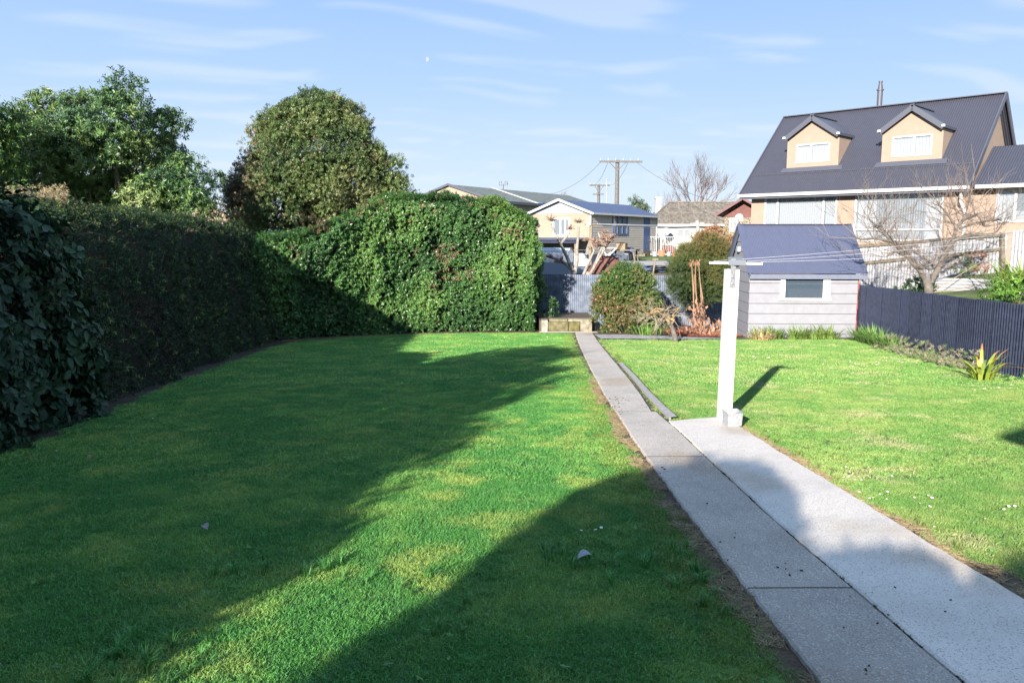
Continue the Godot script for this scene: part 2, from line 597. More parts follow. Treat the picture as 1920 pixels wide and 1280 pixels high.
		tw.tube(PackedVector3Array([a, (a + z) * 0.5 + rdir() * 0.03, z]), PackedFloat32Array([0.009, 0.006, 0.002]), 4, false)
	part(node, "twigs", tw.mesh(), M.twig)
	part(node, "inner_branches", core.mesh(), M.hedge_core)

# the parts were built in world coordinates: put the node at its base without moving them
func settle(node: Node3D, base: Vector3) -> void:
	node.position = base
	for k in node.get_children(): k.position -= base

# ------------------------------------------------------------------ sky
func sky_image(k: float) -> Image:
	var w := 2048
	var h := 1024
	var data := PackedFloat32Array()
	data.resize(w * h * 3)
	var el_t := [0.0, 5.0, 10.0, 16.0, 40.0, 90.0]
	var col_t := [Color(0.78, 0.89, 0.98), Color(0.63, 0.79, 0.98), Color(0.48, 0.68, 0.97), Color(0.37, 0.58, 0.96), Color(0.37, 0.58, 0.96), Color(0.37, 0.57, 0.95)]
	var streaks := []
	for q in [[1010, 25, 190, 24, 0.05, 0.85], [1500, 58, 170, 34, 0.06, 0.85], [1280, 22, 150, 26, 0.0, 0.4], [90, 85, 190, 26, 0.12, 0.8], [330, 50, 150, 45, 0.25, 0.4], [370, 140, 70, 22, 0.1, 0.4], [380, 220, 200, 24, 0.08, 0.4], [830, 280, 150, 13, 0.1, 0.35], [900, 340, 200, 14, 0.03, 0.5], [540, 170, 110, 20, -0.1, 0.3], [60, 250, 260, 120, 0.0, 0.35]]:
		var r := ray(q[0], q[1]).normalized()
		streaks.append([atan2(r.x, -r.z), asin(r.y), q[2] / F, q[3] / F, q[4], q[5]])
	for j in h:
		var el := PI * (0.5 - (j + 0.5) / h)
		var deg := rad_to_deg(el)
		var base := Color(0.42, 0.45, 0.44)
		if deg >= 0:
			base = col_t[5]
			for t in 5:
				if deg < el_t[t + 1]:
					base = col_t[t].lerp(col_t[t + 1], (deg - el_t[t]) / (el_t[t + 1] - el_t[t]))
					break
		var o := j * w * 3
		for i in w:
			var c := base
			if deg > -0.5:
				var az := TAU * ((i + 0.5) / w - 0.5)
				var dy := sin(el) + 0.10
				var x := cos(el) * sin(az) / dy
				var z := cos(el) * cos(az) / dy
				var warp := n1.get_noise_2d(x * 9.0, z * 9.0) * 0.8
				var wisp := n1.get_noise_2d(x * 16.0 + z * 6.0 + warp * 9, z * 60.0 - x * 14.0 + warp * 20)
				var a := 0.13 * smoothstep(0.05, 0.6, wisp + warp * 0.4)
				if absf(az) < 0.85 and deg < 22:
					for q in streaks:
						var ax: float = az - q[0]
						var ay: float = el - q[1]
						var sx: float = ax * cos(q[4]) - ay * sin(q[4])
						var sy: float = ax * sin(q[4]) + ay * cos(q[4])
						var e: float = (sx / q[2]) ** 2 + (sy / q[3]) ** 2
						if e < 5: a += q[5] * exp(-e) * clampf(0.62 + wisp * 0.9 + 0.3 * n1.get_noise_2d(sx * 300, sy * 1500), 0.1, 1.1)
				c = base.lerp(Color(0.93, 0.95, 1.0), clampf(a * 2.0, 0, 0.9))
			data[o] = c.r * k; data[o + 1] = c.g * k; data[o + 2] = c.b * k
			o += 3
	return Image.create_from_data(w, h, false, Image.FORMAT_RGBF, data.to_byte_array())

func camera_and_light() -> void:
	var cam := Camera3D.new()
	cam.name = "camera"
	add_child(cam)
	cam.position = EYE
	cam.rotation.x = -PITCH
	cam.fov = rad_to_deg(2 * atan(640.0 / F))
	cam.near = 0.05
	cam.far = 3000
	cam.current = true
	var env := Environment.new()
	env.background_mode = Environment.BG_SKY
	env.tonemap_mode = Environment.TONE_MAPPER_LINEAR
	env.tonemap_exposure = 3.2
	env.sdfgi_enabled = true
	env.ssao_enabled = true
	env.ssil_enabled = true
	var sky := Sky.new()
	var sm := PanoramaSkyMaterial.new()
	sm.panorama = ImageTexture.create_from_image(sky_image(1.0 / 3.0))
	sky.sky_material = sm
	env.sky = sky
	var we := WorldEnvironment.new()
	we.name = "world_environment"
	we.environment = env
	add_child(we)
	var sun := DirectionalLight3D.new()
	sun.name = "sun"
	sun.light_energy = 1.32
	sun.light_color = Color(1.0, 0.955, 0.9)
	sun.light_angular_distance = 0.6
	sun.shadow_enabled = true
	add_child(sun)
	sun.look_at_from_position(Vector3.ZERO, Vector3(2.8, -2.33, -6.45), Vector3.UP)

# ------------------------------------------------------------------ setting
func sheet(b: MB, x0: Callable, x1: Callable, d0: float, d1: float, nx: int, nd: int, y: Callable, tint: Callable) -> void:
	for j in nd:
		var da := lerpf(d0, d1, float(j) / nd)
		var db := lerpf(d0, d1, float(j + 1) / nd)
		for i in nx:
			var q: Array[Vector3] = []
			for e in [[i, da], [i + 1, da], [i + 1, db], [i, db]]:
				var x := lerpf(x0.call(e[1]), x1.call(e[1]), float(e[0]) / nx)
				q.append(Vector3(x, y.call(x, e[1]), -e[1]))
			var nm := []
			for v in q:
				var hx: float = y.call(v.x + 0.2, -v.z) - y.call(v.x - 0.2, -v.z)
				var hz: float = y.call(v.x, -v.z - 0.2) - y.call(v.x, -v.z + 0.2)
				nm.append(Vector3(-hx / 0.4, 1, -hz / 0.4).normalized())
			for t in [[0, 1, 2], [0, 2, 3]]:
				b.v.append(q[t[0]]); b.v.append(q[t[2]]); b.v.append(q[t[1]])
				for k in [0, 2, 1]:
					b.n.append(nm[t[k]])
					b.c.append(tint.call(q[t[k]].x, -q[t[k]].z))

func soil_w(d: float) -> float:
	return 0.075 + 0.09 * n1.get_noise_1d(d * 30) + 0.05 * n1.get_noise_1d(d * 140) + 0.06 * smoothstep(14.0, 22.0, d)

func slab_soil_w(d: float) -> float:
	return maxf(0.0, 0.05 + 0.12 * n1.get_noise_1d(d * 22 + 700) + 0.05 * n1.get_noise_1d(d * 120) + 0.12 * smoothstep(5.0, 3.6, d))

func far_edge(x: float) -> float:
	return ip([[-9, 22.0], [-6.4, 23.1], [-4.6, 25.4], [-2.6, 26.4], [0.9, 26.85], [3, 26.85]], x)

func on_lawn(x: float, d: float) -> bool:
	if d < 27.5 and x < ip(LEFT_EDGE, d) - soil_w(d):
		return d < far_edge(x) and x > ip(HEDGE_LINE, minf(d, 23)) + 0.08 + 0.1 * n1.get_noise_1d(d * 50 + 300)
	if d < 23.65 + 0.15 * n1.get_noise_1d(x * 60):
		if d > 9.45: return x > ip(MID_EDGE, d) + 0.1 + 0.05 * n1.get_noise_1d(d * 80) and x < ip(FENCE, d) - 0.1
		return x > 2.68 + slab_soil_w(d) and x < ip(FENCE, d) - 0.1
	return false

func lawn_tint(x: float, d: float) -> Color:
	var a := n1.get_noise_2d(x * 12, d * 12) * 0.5 + 0.5
	var b := n2.get_noise_2d(x * 30 + 50, d * 30) * 0.5 + 0.5
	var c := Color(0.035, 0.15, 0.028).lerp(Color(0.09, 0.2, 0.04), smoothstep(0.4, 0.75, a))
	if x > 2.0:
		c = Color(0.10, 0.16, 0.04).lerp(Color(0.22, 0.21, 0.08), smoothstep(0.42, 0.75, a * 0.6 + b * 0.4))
	return c.lerp(Color(0.14, 0.12, 0.06), 0.35 * smoothstep(0.55, 0.8, b))

func soil_tint(x: float, d: float) -> Color:
	var a := n1.get_noise_2d(x * 60, d * 60) * 0.5 + 0.5
	return Color(0.07, 0.045, 0.028).lerp(Color(0.2, 0.15, 0.09), smoothstep(0.35, 0.75, a))

func build_ground() -> void:
	var b := MB.new()
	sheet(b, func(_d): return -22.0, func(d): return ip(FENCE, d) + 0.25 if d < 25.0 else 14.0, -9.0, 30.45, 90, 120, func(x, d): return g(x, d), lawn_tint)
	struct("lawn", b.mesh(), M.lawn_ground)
	b = MB.new()
	sheet(b, func(_d): return -70.0, func(_d): return 80.0, 30.6, 110.0, 100, 70, land, func(x, d): return Color(0.12, 0.2, 0.04) if d > 40 else Color(0.17, 0.14, 0.1))
	struct("neighbour_ground", b.mesh(), M.lawn_ground)
	b = MB.new()
	sheet(b, func(d): return ip(FENCE, d) + 0.3 if d < 25.0 else 14.1, func(_d): return 60.0, -9.0, 30.55, 60, 40, func(x, d): return land(x, d) - 0.01, func(x, d): return Color(0.13, 0.19, 0.05))
	struct("bank", b.mesh(), M.lawn_ground)
	b = MB.new()
	b.quad(Vector3(-900, -0.4, -109), Vector3(900, -0.4, -109), Vector3(900, 0.3, -1500), Vector3(-900, 0.3, -1500))
	b.col = Color(0.1, 0.13, 0.05)
	struct("far_ground", b.mesh(), M.lawn_ground)
	# soil beside the path, beside the slab and below the hedges
	b = MB.new()
	sheet(b, func(d): return ip(LEFT_EDGE, d) - soil_w(d) - 0.06, func(d): return ip(LEFT_EDGE, d) + 0.2, 0.5, 26.6, 4, 160, func(x, d): return g(x, d) + 0.006, soil_tint)
	sheet(b, func(_d): return 2.5, func(d): return 2.68 + slab_soil_w(d) + 0.04, 0.5, 9.6, 4, 80, func(x, d): return g(x, d) + 0.006, soil_tint)
	sheet(b, func(d): return ip(MID_EDGE, d) - 0.1, func(d): return ip(MID_EDGE, d) + 0.12, 9.6, 24.8, 3, 90, func(x, d): return g(x, d) + 0.006, soil_tint)
	struct("bare_soil", b.mesh(), M.soil)
	b = MB.new()
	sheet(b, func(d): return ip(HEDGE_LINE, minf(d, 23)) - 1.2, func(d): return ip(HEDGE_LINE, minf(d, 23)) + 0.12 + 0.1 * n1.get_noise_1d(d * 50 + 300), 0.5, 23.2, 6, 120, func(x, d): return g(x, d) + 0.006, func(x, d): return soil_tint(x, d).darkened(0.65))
	for k in 1:
		for i in 60:
			var xa := lerpf(-7.4, 1.1, i / 60.0)
			var xb := lerpf(-7.4, 1.1, (i + 1) / 60.0)
			b.col = soil_tint(xa, 25.0).lerp(Color(0.2, 0.08, 0.045), 0.5)
			b.quad(on(xa, far_edge(xa) - 0.05, 0.008), on(xb, far_edge(xb) - 0.05, 0.008), on(xb, far_edge(xb) + 1.0, 0.008), on(xa, far_edge(xa) + 1.0, 0.008))
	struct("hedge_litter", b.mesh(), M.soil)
	# garden bed behind the gravel strip and the red mulch
	b = MB.new()
	sheet(b, func(d): return 2.75, func(_d): return 7.4, 24.6, 30.4, 40, 30, func(x, d): return g(x, d) + 0.02, func(x, d): return Color(0.26, 0.075, 0.042).lerp(Color(0.1, 0.05, 0.03), smoothstep(0.4, 0.6, n1.get_noise_2d(x * 70, d * 70) * 0.5 + 0.5)) if x > 5.3 else soil_tint(x, d))
	struct("garden_bed", b.mesh(), M.soil)

func slab(node: Node3D, called: String, d0: float, d1: float, xl: Callable, xr: Callable, m: String, chip: float) -> void:
	var b := MB.new()
	var n := maxi(6, int((d1 - d0) / 0.08))
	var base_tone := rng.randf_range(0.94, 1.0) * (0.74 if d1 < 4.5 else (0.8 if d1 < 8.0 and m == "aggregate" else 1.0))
	var rows := []
	for i in n + 1:
		var d := lerpf(d0, d1, float(i) / n)
		var l: float = xl.call(d) + chip * (n1.get_noise_1d(d * 170) + 0.6 * n1.get_noise_1d(d * 600))
		var r: float = xr.call(d) + 0.008 * n1.get_noise_1d(d * 300 + 90)
		var row := [Vector3(l, g(l, d) - 0.09, -d), Vector3(l, g(l, d) + 0.025, -d)]
		for k in 9:
			var x := lerpf(l + 0.012, r - 0.01, k / 8.0)
			row.append(Vector3(x, g(x, d) + 0.035, -d))
		row.append(Vector3(r, g(r, d) + 0.027, -d)); row.append(Vector3(r, g(r, d) - 0.09, -d))
		rows.append(row)
	for i in n:
		for k in 12:
			var q := [rows[i][k], rows[i][k + 1], rows[i + 1][k + 1], rows[i + 1][k]]
			var nm: Vector3 = (q[1] - q[0]).cross(q[2] - q[0]).normalized()
			var cs := []
			for p in q:
				# stains: worn pale patches, damp brown ones
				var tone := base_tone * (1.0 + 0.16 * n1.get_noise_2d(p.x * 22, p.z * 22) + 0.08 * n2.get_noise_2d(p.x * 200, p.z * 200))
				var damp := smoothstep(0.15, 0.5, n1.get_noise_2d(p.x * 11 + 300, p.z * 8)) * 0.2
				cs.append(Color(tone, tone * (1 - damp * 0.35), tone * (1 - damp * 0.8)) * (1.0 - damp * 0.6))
			for t in [[0, 2, 1], [0, 3, 2]]:
				for e in t:
					b.v.append(q[e]); b.n.append(nm); b.c.append(cs[e])
	for i in [0, n]:
		var q: Array = rows[i]
		b.quad(q[0], q[12], q[11], q[1]) if i == 0 else b.quad(q[12], q[0], q[1], q[11])
	part(node, called, b.mesh(), M[m])

func build_path() -> void:
	var p := Node3D.new()
	p.name = "garden_path"
	p.set_meta("kind", "structure")
	add_child(p)
	var le := func(d): return ip(LEFT_EDGE, d)
	var me := func(d): return ip(MID_EDGE, d) - 0.008
	var cuts := [0.4, 3.99, 7.33, 10.09, 16.43, 21.0, 26.55]
	for i in cuts.size() - 1:
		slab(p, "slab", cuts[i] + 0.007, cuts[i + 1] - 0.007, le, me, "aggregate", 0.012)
	slab(p, "wide_slab", 0.41, 9.35, func(d): return ip(MID_EDGE, d) + 0.009, func(d): return 2.66 + 0.012 * n1.get_noise_1d(d * 90), "concrete", 0.004)
	# tapered toe of the wide slab under the post
	var b := MB.new()
	b.prism(PackedVector3Array([on(1.92, 9.36, 0.03), on(2.66, 9.36, 0.03), on(2.7, 9.62, 0.028), on(2.55, 9.66, 0.028)]), Vector3(0, -0.1, 0))
	part(p, "slab_toe", b.mesh(), M.concrete)
	b = MB.new()
	sheet(b, func(_d): return 0.95, func(_d): return 2.95, 26.6, 27.25, 14, 6, func(x, d): return g(x, d) + 0.03, func(x, d): return Color(1.0, 0.98, 0.94))
	part(p, "apron", b.mesh(), M.concrete)
	b = MB.new()
	sheet(b, func(_d): return 2.72, func(d): return 6.9 - 1.6 * (d - 23.7), 23.7, 25.7, 50, 8, func(x, d): return g(x, d) + 0.035 + 0.01 * n1.get_noise_2d(x * 90, d * 90), func(x, d): var k: float = 0.9 + 0.25 * n1.get_noise_2d(x * 60, d * 60); return Color(k, k, k))
	var gs := struct("gravel_strip", b.mesh(), M.gravel)
	# moss in the joints
	var moss := sprig(9, 0.022, 0.006, 0.7, 0.006)
	var buf := PackedFloat32Array()
	for i in 420:
		var d := rng.randf_range(2.4, 9.4)
		if n1.get_noise_1d(d * 50 + 40) < -0.05: continue
		var x := ip(MID_EDGE, d) + rng.randf_range(-0.008, 0.010)
		var k := rng.randf_range(0.6, 1.2)
		put(buf, face(Vector3.UP + rdir() * 0.4, rng.randf_range(0.5, 1.1)), on(x, d, 0.015), Color(0.07 * k, 0.09 * k, 0.025 * k) if rng.randf() < 0.55 else Color(0.06 * k, 0.045 * k, 0.025 * k))
	for jd in [3.99, 7.33]:
		for i in 70:
			var x := rng.randf_range(1.28, 1.82)
			var k := rng.randf_range(0.6, 1.2)
			put(buf, face(Vector3.UP + rdir() * 0.4, rng.randf_range(0.5, 1.2)), on(x, jd + rng.randf_range(-0.01, 0.01), 0.014), Color(0.06 * k, 0.1 * k, 0.03 * k))
	var ms := many(self, "joint_moss", moss, M.dull_leaf, buf)
	tag(ms, "dark moss growing in the joints of the concrete path", "moss")

func build_grass() -> void:
	# tufts of short mown grass, real blades; larger and coarser farther away
	var kinds := []
	for lod in 3:
		for v in 2:
			var b := MB.new()
			var count: int = [16, 14, 12][lod]
			var rad: float = [0.035, 0.06, 0.11][lod]
			var wid: float = [0.0018, 0.0032, 0.006][lod]
			for i in count:
				var a := rng.randf() * TAU
				var r := rad * sqrt(rng.randf())
				var o := Vector3(cos(a) * r, -0.004, sin(a) * r)
				var l := rng.randf_range(0.016, 0.034) if lod == 0 else rng.randf_range(0.018, 0.036)
				var lean := rdir(); lean.y = 0
				var d := (Vector3.UP + lean * rng.randf_range(0.2, 1.0)).normalized()
				var side := d.cross(rdir()).normalized() * wid
				var k := rng.randf_range(0.75, 1.25)
				b.col = Color(k * rng.randf_range(0.9, 1.2), k, k * 0.9)
				var m := o + d * l * 0.55
				var tip := o + (d + lean * 0.4 - Vector3.UP * 0.15).normalized() * l
				b.tri(o - side, o + side, m + side * 0.8)
				b.tri(o - side, m + side * 0.8, m - side * 0.8)
				b.tri(m - side * 0.8, m + side * 0.8, tip)
			kinds.append([b.mesh(), PackedFloat32Array()])
	var zones := [[1.7, 6.5, 2000, 0], [6.5, 13.0, 850, 1], [13.0, 27.2, 330, 2]]
	for z in zones:
		var x0: float = -0.80 * z[1] - 1.0
		var x1: float = 0.80 * z[1] + 1.0
		var num := int((x1 - x0) * (z[1] - z[0]) * z[2])
		for i in num:
			var x := rng.randf_range(x0, x1)
			var d := rng.randf_range(z[0], z[1])
			if absf(x) > 0.74 * d + 0.9 or not on_lawn(x, d): continue
			var a := n1.get_noise_2d(x * 12, d * 12) * 0.5 + 0.5
			var f := n2.get_noise_2d(x * 26 + 50, d * 26) * 0.5 + 0.5
			var e := n1.get_noise_2d(x * 45 + 900, d * 45) * 0.5 + 0.5
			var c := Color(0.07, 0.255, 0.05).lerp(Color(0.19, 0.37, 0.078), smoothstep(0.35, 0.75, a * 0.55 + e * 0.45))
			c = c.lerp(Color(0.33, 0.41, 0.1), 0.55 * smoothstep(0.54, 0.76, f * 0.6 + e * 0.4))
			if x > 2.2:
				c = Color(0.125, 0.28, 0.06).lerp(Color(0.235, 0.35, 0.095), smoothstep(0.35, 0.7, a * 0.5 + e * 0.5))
				var dry := smoothstep(0.55, 0.8, f * 0.7 + e * 0.3)
				c = c.lerp(Color(0.42, 0.4, 0.23), 0.55 * dry)
				if rng.randf() < dry * 0.35: continue
			else:
				# the verge beside the path is thin and mossy
				var nearp := ip(LEFT_EDGE, d) - soil_w(d) - x
				if nearp < 0.3:
					c = c.lerp(Color(0.22, 0.21, 0.04), 0.6 * (0.5 + 0.5 * n1.get_noise_2d(x * 80, d * 50)))
			var k := rng.randf_range(0.8, 1.2)
			var s := rng.randf_range(0.75, 1.15) * (1.0 + 0.25 * n1.get_noise_2d(x * 35, d * 35 + 400))
			var bs := Basis(Vector3.UP, rng.randf() * TAU).scaled(Vector3(1, 1, 1) * s)
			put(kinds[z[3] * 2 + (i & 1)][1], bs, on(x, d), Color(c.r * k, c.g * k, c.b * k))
	for q in kinds:
		var o := many(self, "grass", q[0], M.grass, q[1])
		tag(o, "short mown green grass covering the back lawn", "grass", "blades of the mown lawn")
	# longer unmown tufts at the edges
	var long_tuft := MB.new()
	for i in 18:
		var a := rng.randf() * TAU
		var lean := Vector3(cos(a), 0, sin(a))
		var o := lean * rng.randf() * 0.03
		var l := rng.randf_range(0.06, 0.13)
		var side := lean.cross(Vector3.UP) * 0.0025
		var m := o + (Vector3.UP + lean * 0.35).normalized() * l * 0.55
		var tip := m + (Vector3.UP * 0.5 + lean * 0.9).normalized() * l * 0.5
		var k := rng.randf_range(0.8, 1.2)
		long_tuft.col = Color(k, k, k)
		long_tuft.quad(o - side, o + side, m + side, m - side)
		long_tuft.tri(m - side, m + side, tip)
	var buf := PackedFloat32Array()
	for i in 500:
		var d := rng.randf_range(2.0, 5.0)
		var x := rng.randf_range(-1.8, 1.1)
		if n1.get_noise_2d(x * 16 + 77, d * 16) < 0.18 or not on_lawn(x, d): continue
		var k := rng.randf_range(0.8, 1.2)
		put(buf, face(Vector3.UP + rdir() * 0.25, rng.randf_range(0.5, 0.95)), on(x, d), Color(0.06 * k, 0.22 * k, 0.04 * k))
	for i in 500:
		var d := rng.randf_range(2.5, 24.0)
		var x := ip(MID_EDGE, d) + 0.13 if d > 9.6 else 2.72 + slab_soil_w(d)
		if n1.get_noise_1d(d * 70) < 0: continue
		var k := rng.randf_range(0.8, 1.2)
		put(buf, face(Vector3.UP + rdir() * 0.3, rng.randf_range(0.3, 0.6)), on(x + rng.randf_range(0, 0.08), d), Color(0.16 * k, 0.21 * k, 0.04 * k))
	var lo := many(self, "long_grass", long_tuft.mesh(), M.grass, buf)
	tag(lo, "longer uncut grass tufts standing above the mown lawn", "grass")
	# straw and dead roots on the bare soil
	var straw := MB.new()
	for i in 7:
		var a := rng.randf() * TAU
		var d := Vector3(cos(a), rng.randf_range(-0.05, 0.3), sin(a))
		var o := rdir() * 0.02; o.y = 0.004
		var k := rng.randf_range(0.6, 1.2)
		straw.col = Color(k, k, k)
		straw.bar(o, o + d * rng.randf_range(0.03, 0.09), 0.002, 0.002)
	buf = PackedFloat32Array()
	for i in 2600:
		var d := rng.randf_range(2.2, 14.0)
		var x := ip(LEFT_EDGE, d) - rng.randf() * (soil_w(d) + 0.05)
		if n1.get_noise_2d(x * 50, d * 25 + 90) < -0.1: continue
		var k := rng.randf_range(0.6, 1.2)
		put(buf, Basis(Vector3.UP, rng.randf() * TAU).scaled(Vector3.ONE * rng.randf_range(0.5, 1.2)), on(x, d, 0.008), Color(0.3 * k, 0.23 * k, 0.13 * k))
	for i in 900:
		var d := rng.randf_range(3.0, 9.4)
		var x := 2.67 + rng.randf() * (slab_soil_w(d) + 0.05)
		var k := rng.randf_range(0.6, 1.2)
		put(buf, Basis(Vector3.UP, rng.randf() * TAU).scaled(Vector3.ONE * rng.randf_range(0.4, 0.9)), on(x, d, 0.008), Color(0.36 * k, 0.27 * k, 0.15 * k))
	var so := many(self, "dry_straw", straw.mesh(), M.dull_leaf, buf)
	tag(so, "dry straw and dead roots on the soil beside the path", "straw")
	# daisies
	var dz := MB.new()
	dz.col = Color(0.85, 0.85, 0.83)
	for i in 9:
		var a := TAU * i / 9
		var e := TAU * (i + 0.8) / 9
		dz.tri(Vector3(0, 0.045, 0), Vector3(cos(e) * 0.014, 0.05, sin(e) * 0.014), Vector3(cos(a) * 0.014, 0.05, sin(a) * 0.014))
	dz.col = Color(0.7, 0.5, 0.05)
	dz.box(Vector3(0, 0.047, 0), Vector3(0.006, 0.006, 0.006))
	dz.col = Color(0.08, 0.2, 0.03)
	dz.bar(Vector3.ZERO, Vector3(0, 0.045, 0), 0.0015, 0.0015)
	buf = PackedFloat32Array()
	for q in [[1590, 900, 45, 22, 22], [1660, 930, 40, 14, 9], [1720, 935, 30, 12, 8], [1900, 965, 25, 10, 7], [1640, 905, 60, 20, 8], [1640, 686, 60, 6, 40], [1430, 672, 40, 5, 22], [1690, 682, 35, 4, 25], [1560, 694, 90, 12, 16], [1870, 735, 50, 5, 24], [250, 790, 60, 18, 7], [60, 850, 40, 10, 4], [1120, 1000, 40, 20, 6], [1240, 655, 60, 8, 14], [960, 636, 80, 6, 14], [1780, 960, 90, 40, 5]]:
		for i in int(q[4] * 0.6):
			var w := gp(q[0] + rng.randfn() * q[2] * 0.6, q[1] + rng.randfn() * q[3] * 0.6)
			if on_lawn(w.x, -w.z):
				var far := clampf(-w.z / 12.0, 0.8, 1.6)
				put(buf, face(Vector3.UP + rdir() * 0.35, rng.randf_range(0.7, 1.1) * far), on(w.x, -w.z), Color.WHITE)
	var dd := many(self, "daisies", dz.mesh(), M.plain, buf)
	tag(dd, "small white daisies scattered through the lawn", "daisies")
	var rosette := sprig(9, 0.026, 0.012, 1.6, 0.008, 0.3)
	buf = PackedFloat32Array()
	for i in 600:
		var d := rng.randf_range(2.0, 14.0)
		var x := rng.randf_range(-0.7 * d - 0.5, 0.7 * d + 0.5)
		if n2.get_noise_2d(x * 30 + 500, d * 30) < 0.12 or not on_lawn(x, d): continue
		var k := rng.randf_range(0.7, 1.2)
		put(buf, face(Vector3.UP + rdir() * 0.2, rng.randf_range(0.5, 1.2)), on(x, d, 0.014), Color(0.1 * k, 0.26 * k, 0.06 * k))
	tag(many(self, "lawn_weeds", rosette, M.grass, buf), "flat broad leaved weeds growing in the lawn", "weeds")
	# crumbs of soil on the path
	var cr := MB.new()
	cr.col = Color(0.06, 0.04, 0.025)
	for k in 3: cr.tube(PackedVector3Array([Vector3(0.006 * k - 0.006, 0, 0), Vector3(0.006 * k - 0.004, 0.005, 0.003), Vector3(0.006 * k, 0.008, 0)]), PackedFloat32Array([0.005, 0.007, 0.002]), 5)
	buf = PackedFloat32Array()
	for q in [[1155, 765, 22, 14, 40, 1.0], [1120, 745, 14, 12, 14, 0.8], [1250, 886, 14, 6, 4, 1.1], [1480, 1075, 25, 12, 5, 0.8], [1620, 1260, 25, 15, 3, 0.7], [1340, 1010, 60, 60, 10, 0.7], [1700, 1150, 120, 60, 10, 0.6], [1210, 765, 8, 4, 3, 0.8], [1100, 665, 14, 14, 10, 0.8]]:
		for i in q[4]:
			var w := gp(q[0] + rng.randfn() * q[2] * 0.6, q[1] + rng.randfn() * q[3] * 0.6)
			put(buf, face(Vector3.UP, q[5] * rng.randf_range(0.4, 1.1)), on(w.x, -w.z, 0.036), Color(1, 1, 1) * rng.randf_range(0.7, 1.6))
	var cc := many(self, "soil_crumbs", cr.mesh(), M.plain, buf)
	tag(cc, "crumbs of dark soil lying on the concrete path", "soil")

# ------------------------------------------------------------------ hedges and trees
func build_hedges() -> void:
	var big := big_sprig(7, 0.115, 0.062, 0.9, 0.14)
	var h := thing("big_leaf_hedge", "tall dark hedge with large oval leaves at the near end of the lawn's shady side", "hedge", Vector3.ZERO)
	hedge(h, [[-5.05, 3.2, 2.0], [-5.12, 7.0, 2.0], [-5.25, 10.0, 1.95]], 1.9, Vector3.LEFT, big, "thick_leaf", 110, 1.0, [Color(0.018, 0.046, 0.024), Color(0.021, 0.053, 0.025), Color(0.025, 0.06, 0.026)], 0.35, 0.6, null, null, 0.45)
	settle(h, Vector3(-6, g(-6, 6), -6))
	var small := sprig(9, 0.06, 0.022, 0.8, 0.09)
	h = thing("clipped_hedge", "long clipped hedge in deep shade with a sunlit top, along the lawn's edge", "hedge", Vector3.ZERO)
	var brown := func(p: Vector3, c: Color) -> Color:
		var k: float = n1.get_noise_3d(p.x * 7 + 30, p.y * 9, p.z * 7)
		if rng.randf() < 0.07: return Color(0.15, 0.19, 0.06) * rng.randf_range(0.7, 1.2)
		return Color(0.05, 0.035, 0.026) * rng.randf_range(0.6, 1.2) if k > 0.15 and rng.randf() < 0.6 and p.z > -14.5 else c
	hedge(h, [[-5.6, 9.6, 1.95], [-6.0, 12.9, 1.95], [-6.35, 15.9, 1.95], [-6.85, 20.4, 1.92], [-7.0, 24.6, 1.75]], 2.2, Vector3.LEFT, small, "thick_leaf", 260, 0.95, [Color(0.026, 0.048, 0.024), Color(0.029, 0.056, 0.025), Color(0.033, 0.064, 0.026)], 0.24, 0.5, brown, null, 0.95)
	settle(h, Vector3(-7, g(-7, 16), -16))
	var glossy := sprig(9, 0.068, 0.034, 0.85, 0.1)
	h = thing("laurel_hedge", "big glossy green hedge lit by the sun at the end of the lawn", "hedge", Vector3.ZERO)
	var shoots := func(p: Vector3, c: Color) -> Color:
		if p.y > 1.9 and rng.randf() < 0.025: return Color(0.24, 0.13, 0.07)
		var k: float = n1.get_noise_3d(p.x * 10 + 70, p.y * 10, p.z * 3)
		if k > 0.36 and rng.randf() < 0.4: return Color(0.15, 0.12, 0.065) * rng.randf_range(0.7, 1.2)
		return c
	hedge(h, [[-8.0, 23.2, 1.3], [-6.6, 24.0, 1.5], [-5.4, 25.3, 2.1], [-4.0, 26.5, 2.75], [-2.4, 27.1, 2.78], [-0.6, 27.35, 2.62], [0.3, 27.4, 2.2], [0.75, 27.4, 1.85]], 2.4, Vector3(0.1, 0, -1).normalized(), glossy, "gloss_leaf", 400, 1.0, [Color(0.028, 0.08, 0.024), Color(0.055, 0.14, 0.034), Color(0.115, 0.225, 0.055)], 0.6, 0.6, shoots)
	settle(h, Vector3(-2.5, g(-2.5, 28), -28))

func tree_part(node: Node3D, base: Vector3, blobs: Array, r0: float, mt: String, forks := 1.0) -> void:
	var b := MB.new()
	var mid := base
	var tops := Vector3.ZERO
	for q in blobs: tops += q[0]
	tops /= blobs.size()
	mid = base.lerp(tops, 0.4)
	limb(b, base - Vector3(0, 0.2, 0), mid, r0, r0 * 0.7, 0.03, 9)
	part(node, "trunk", b.mesh(), M[mt])
	b = MB.new()
	for q in blobs: limb(b, mid, mid.lerp(q[0], 0.72), r0 * 0.45, r0 * 0.12, 0.05, 6)
	part(node, "limbs", b.mesh(), M[mt])

func px_blobs(list: Array, t: float, jit := 0.8) -> Array:
	var out := []
	for q in list:
		var c := P(q[0], q[1], t + rng.randf_range(-jit, jit))
		var r: float = q[2] / F * t
		out.append([c, Vector3(r, r * (q[3] if q.size() > 3 else 1.0), r), (r / 1.2) ** 2])
	return out

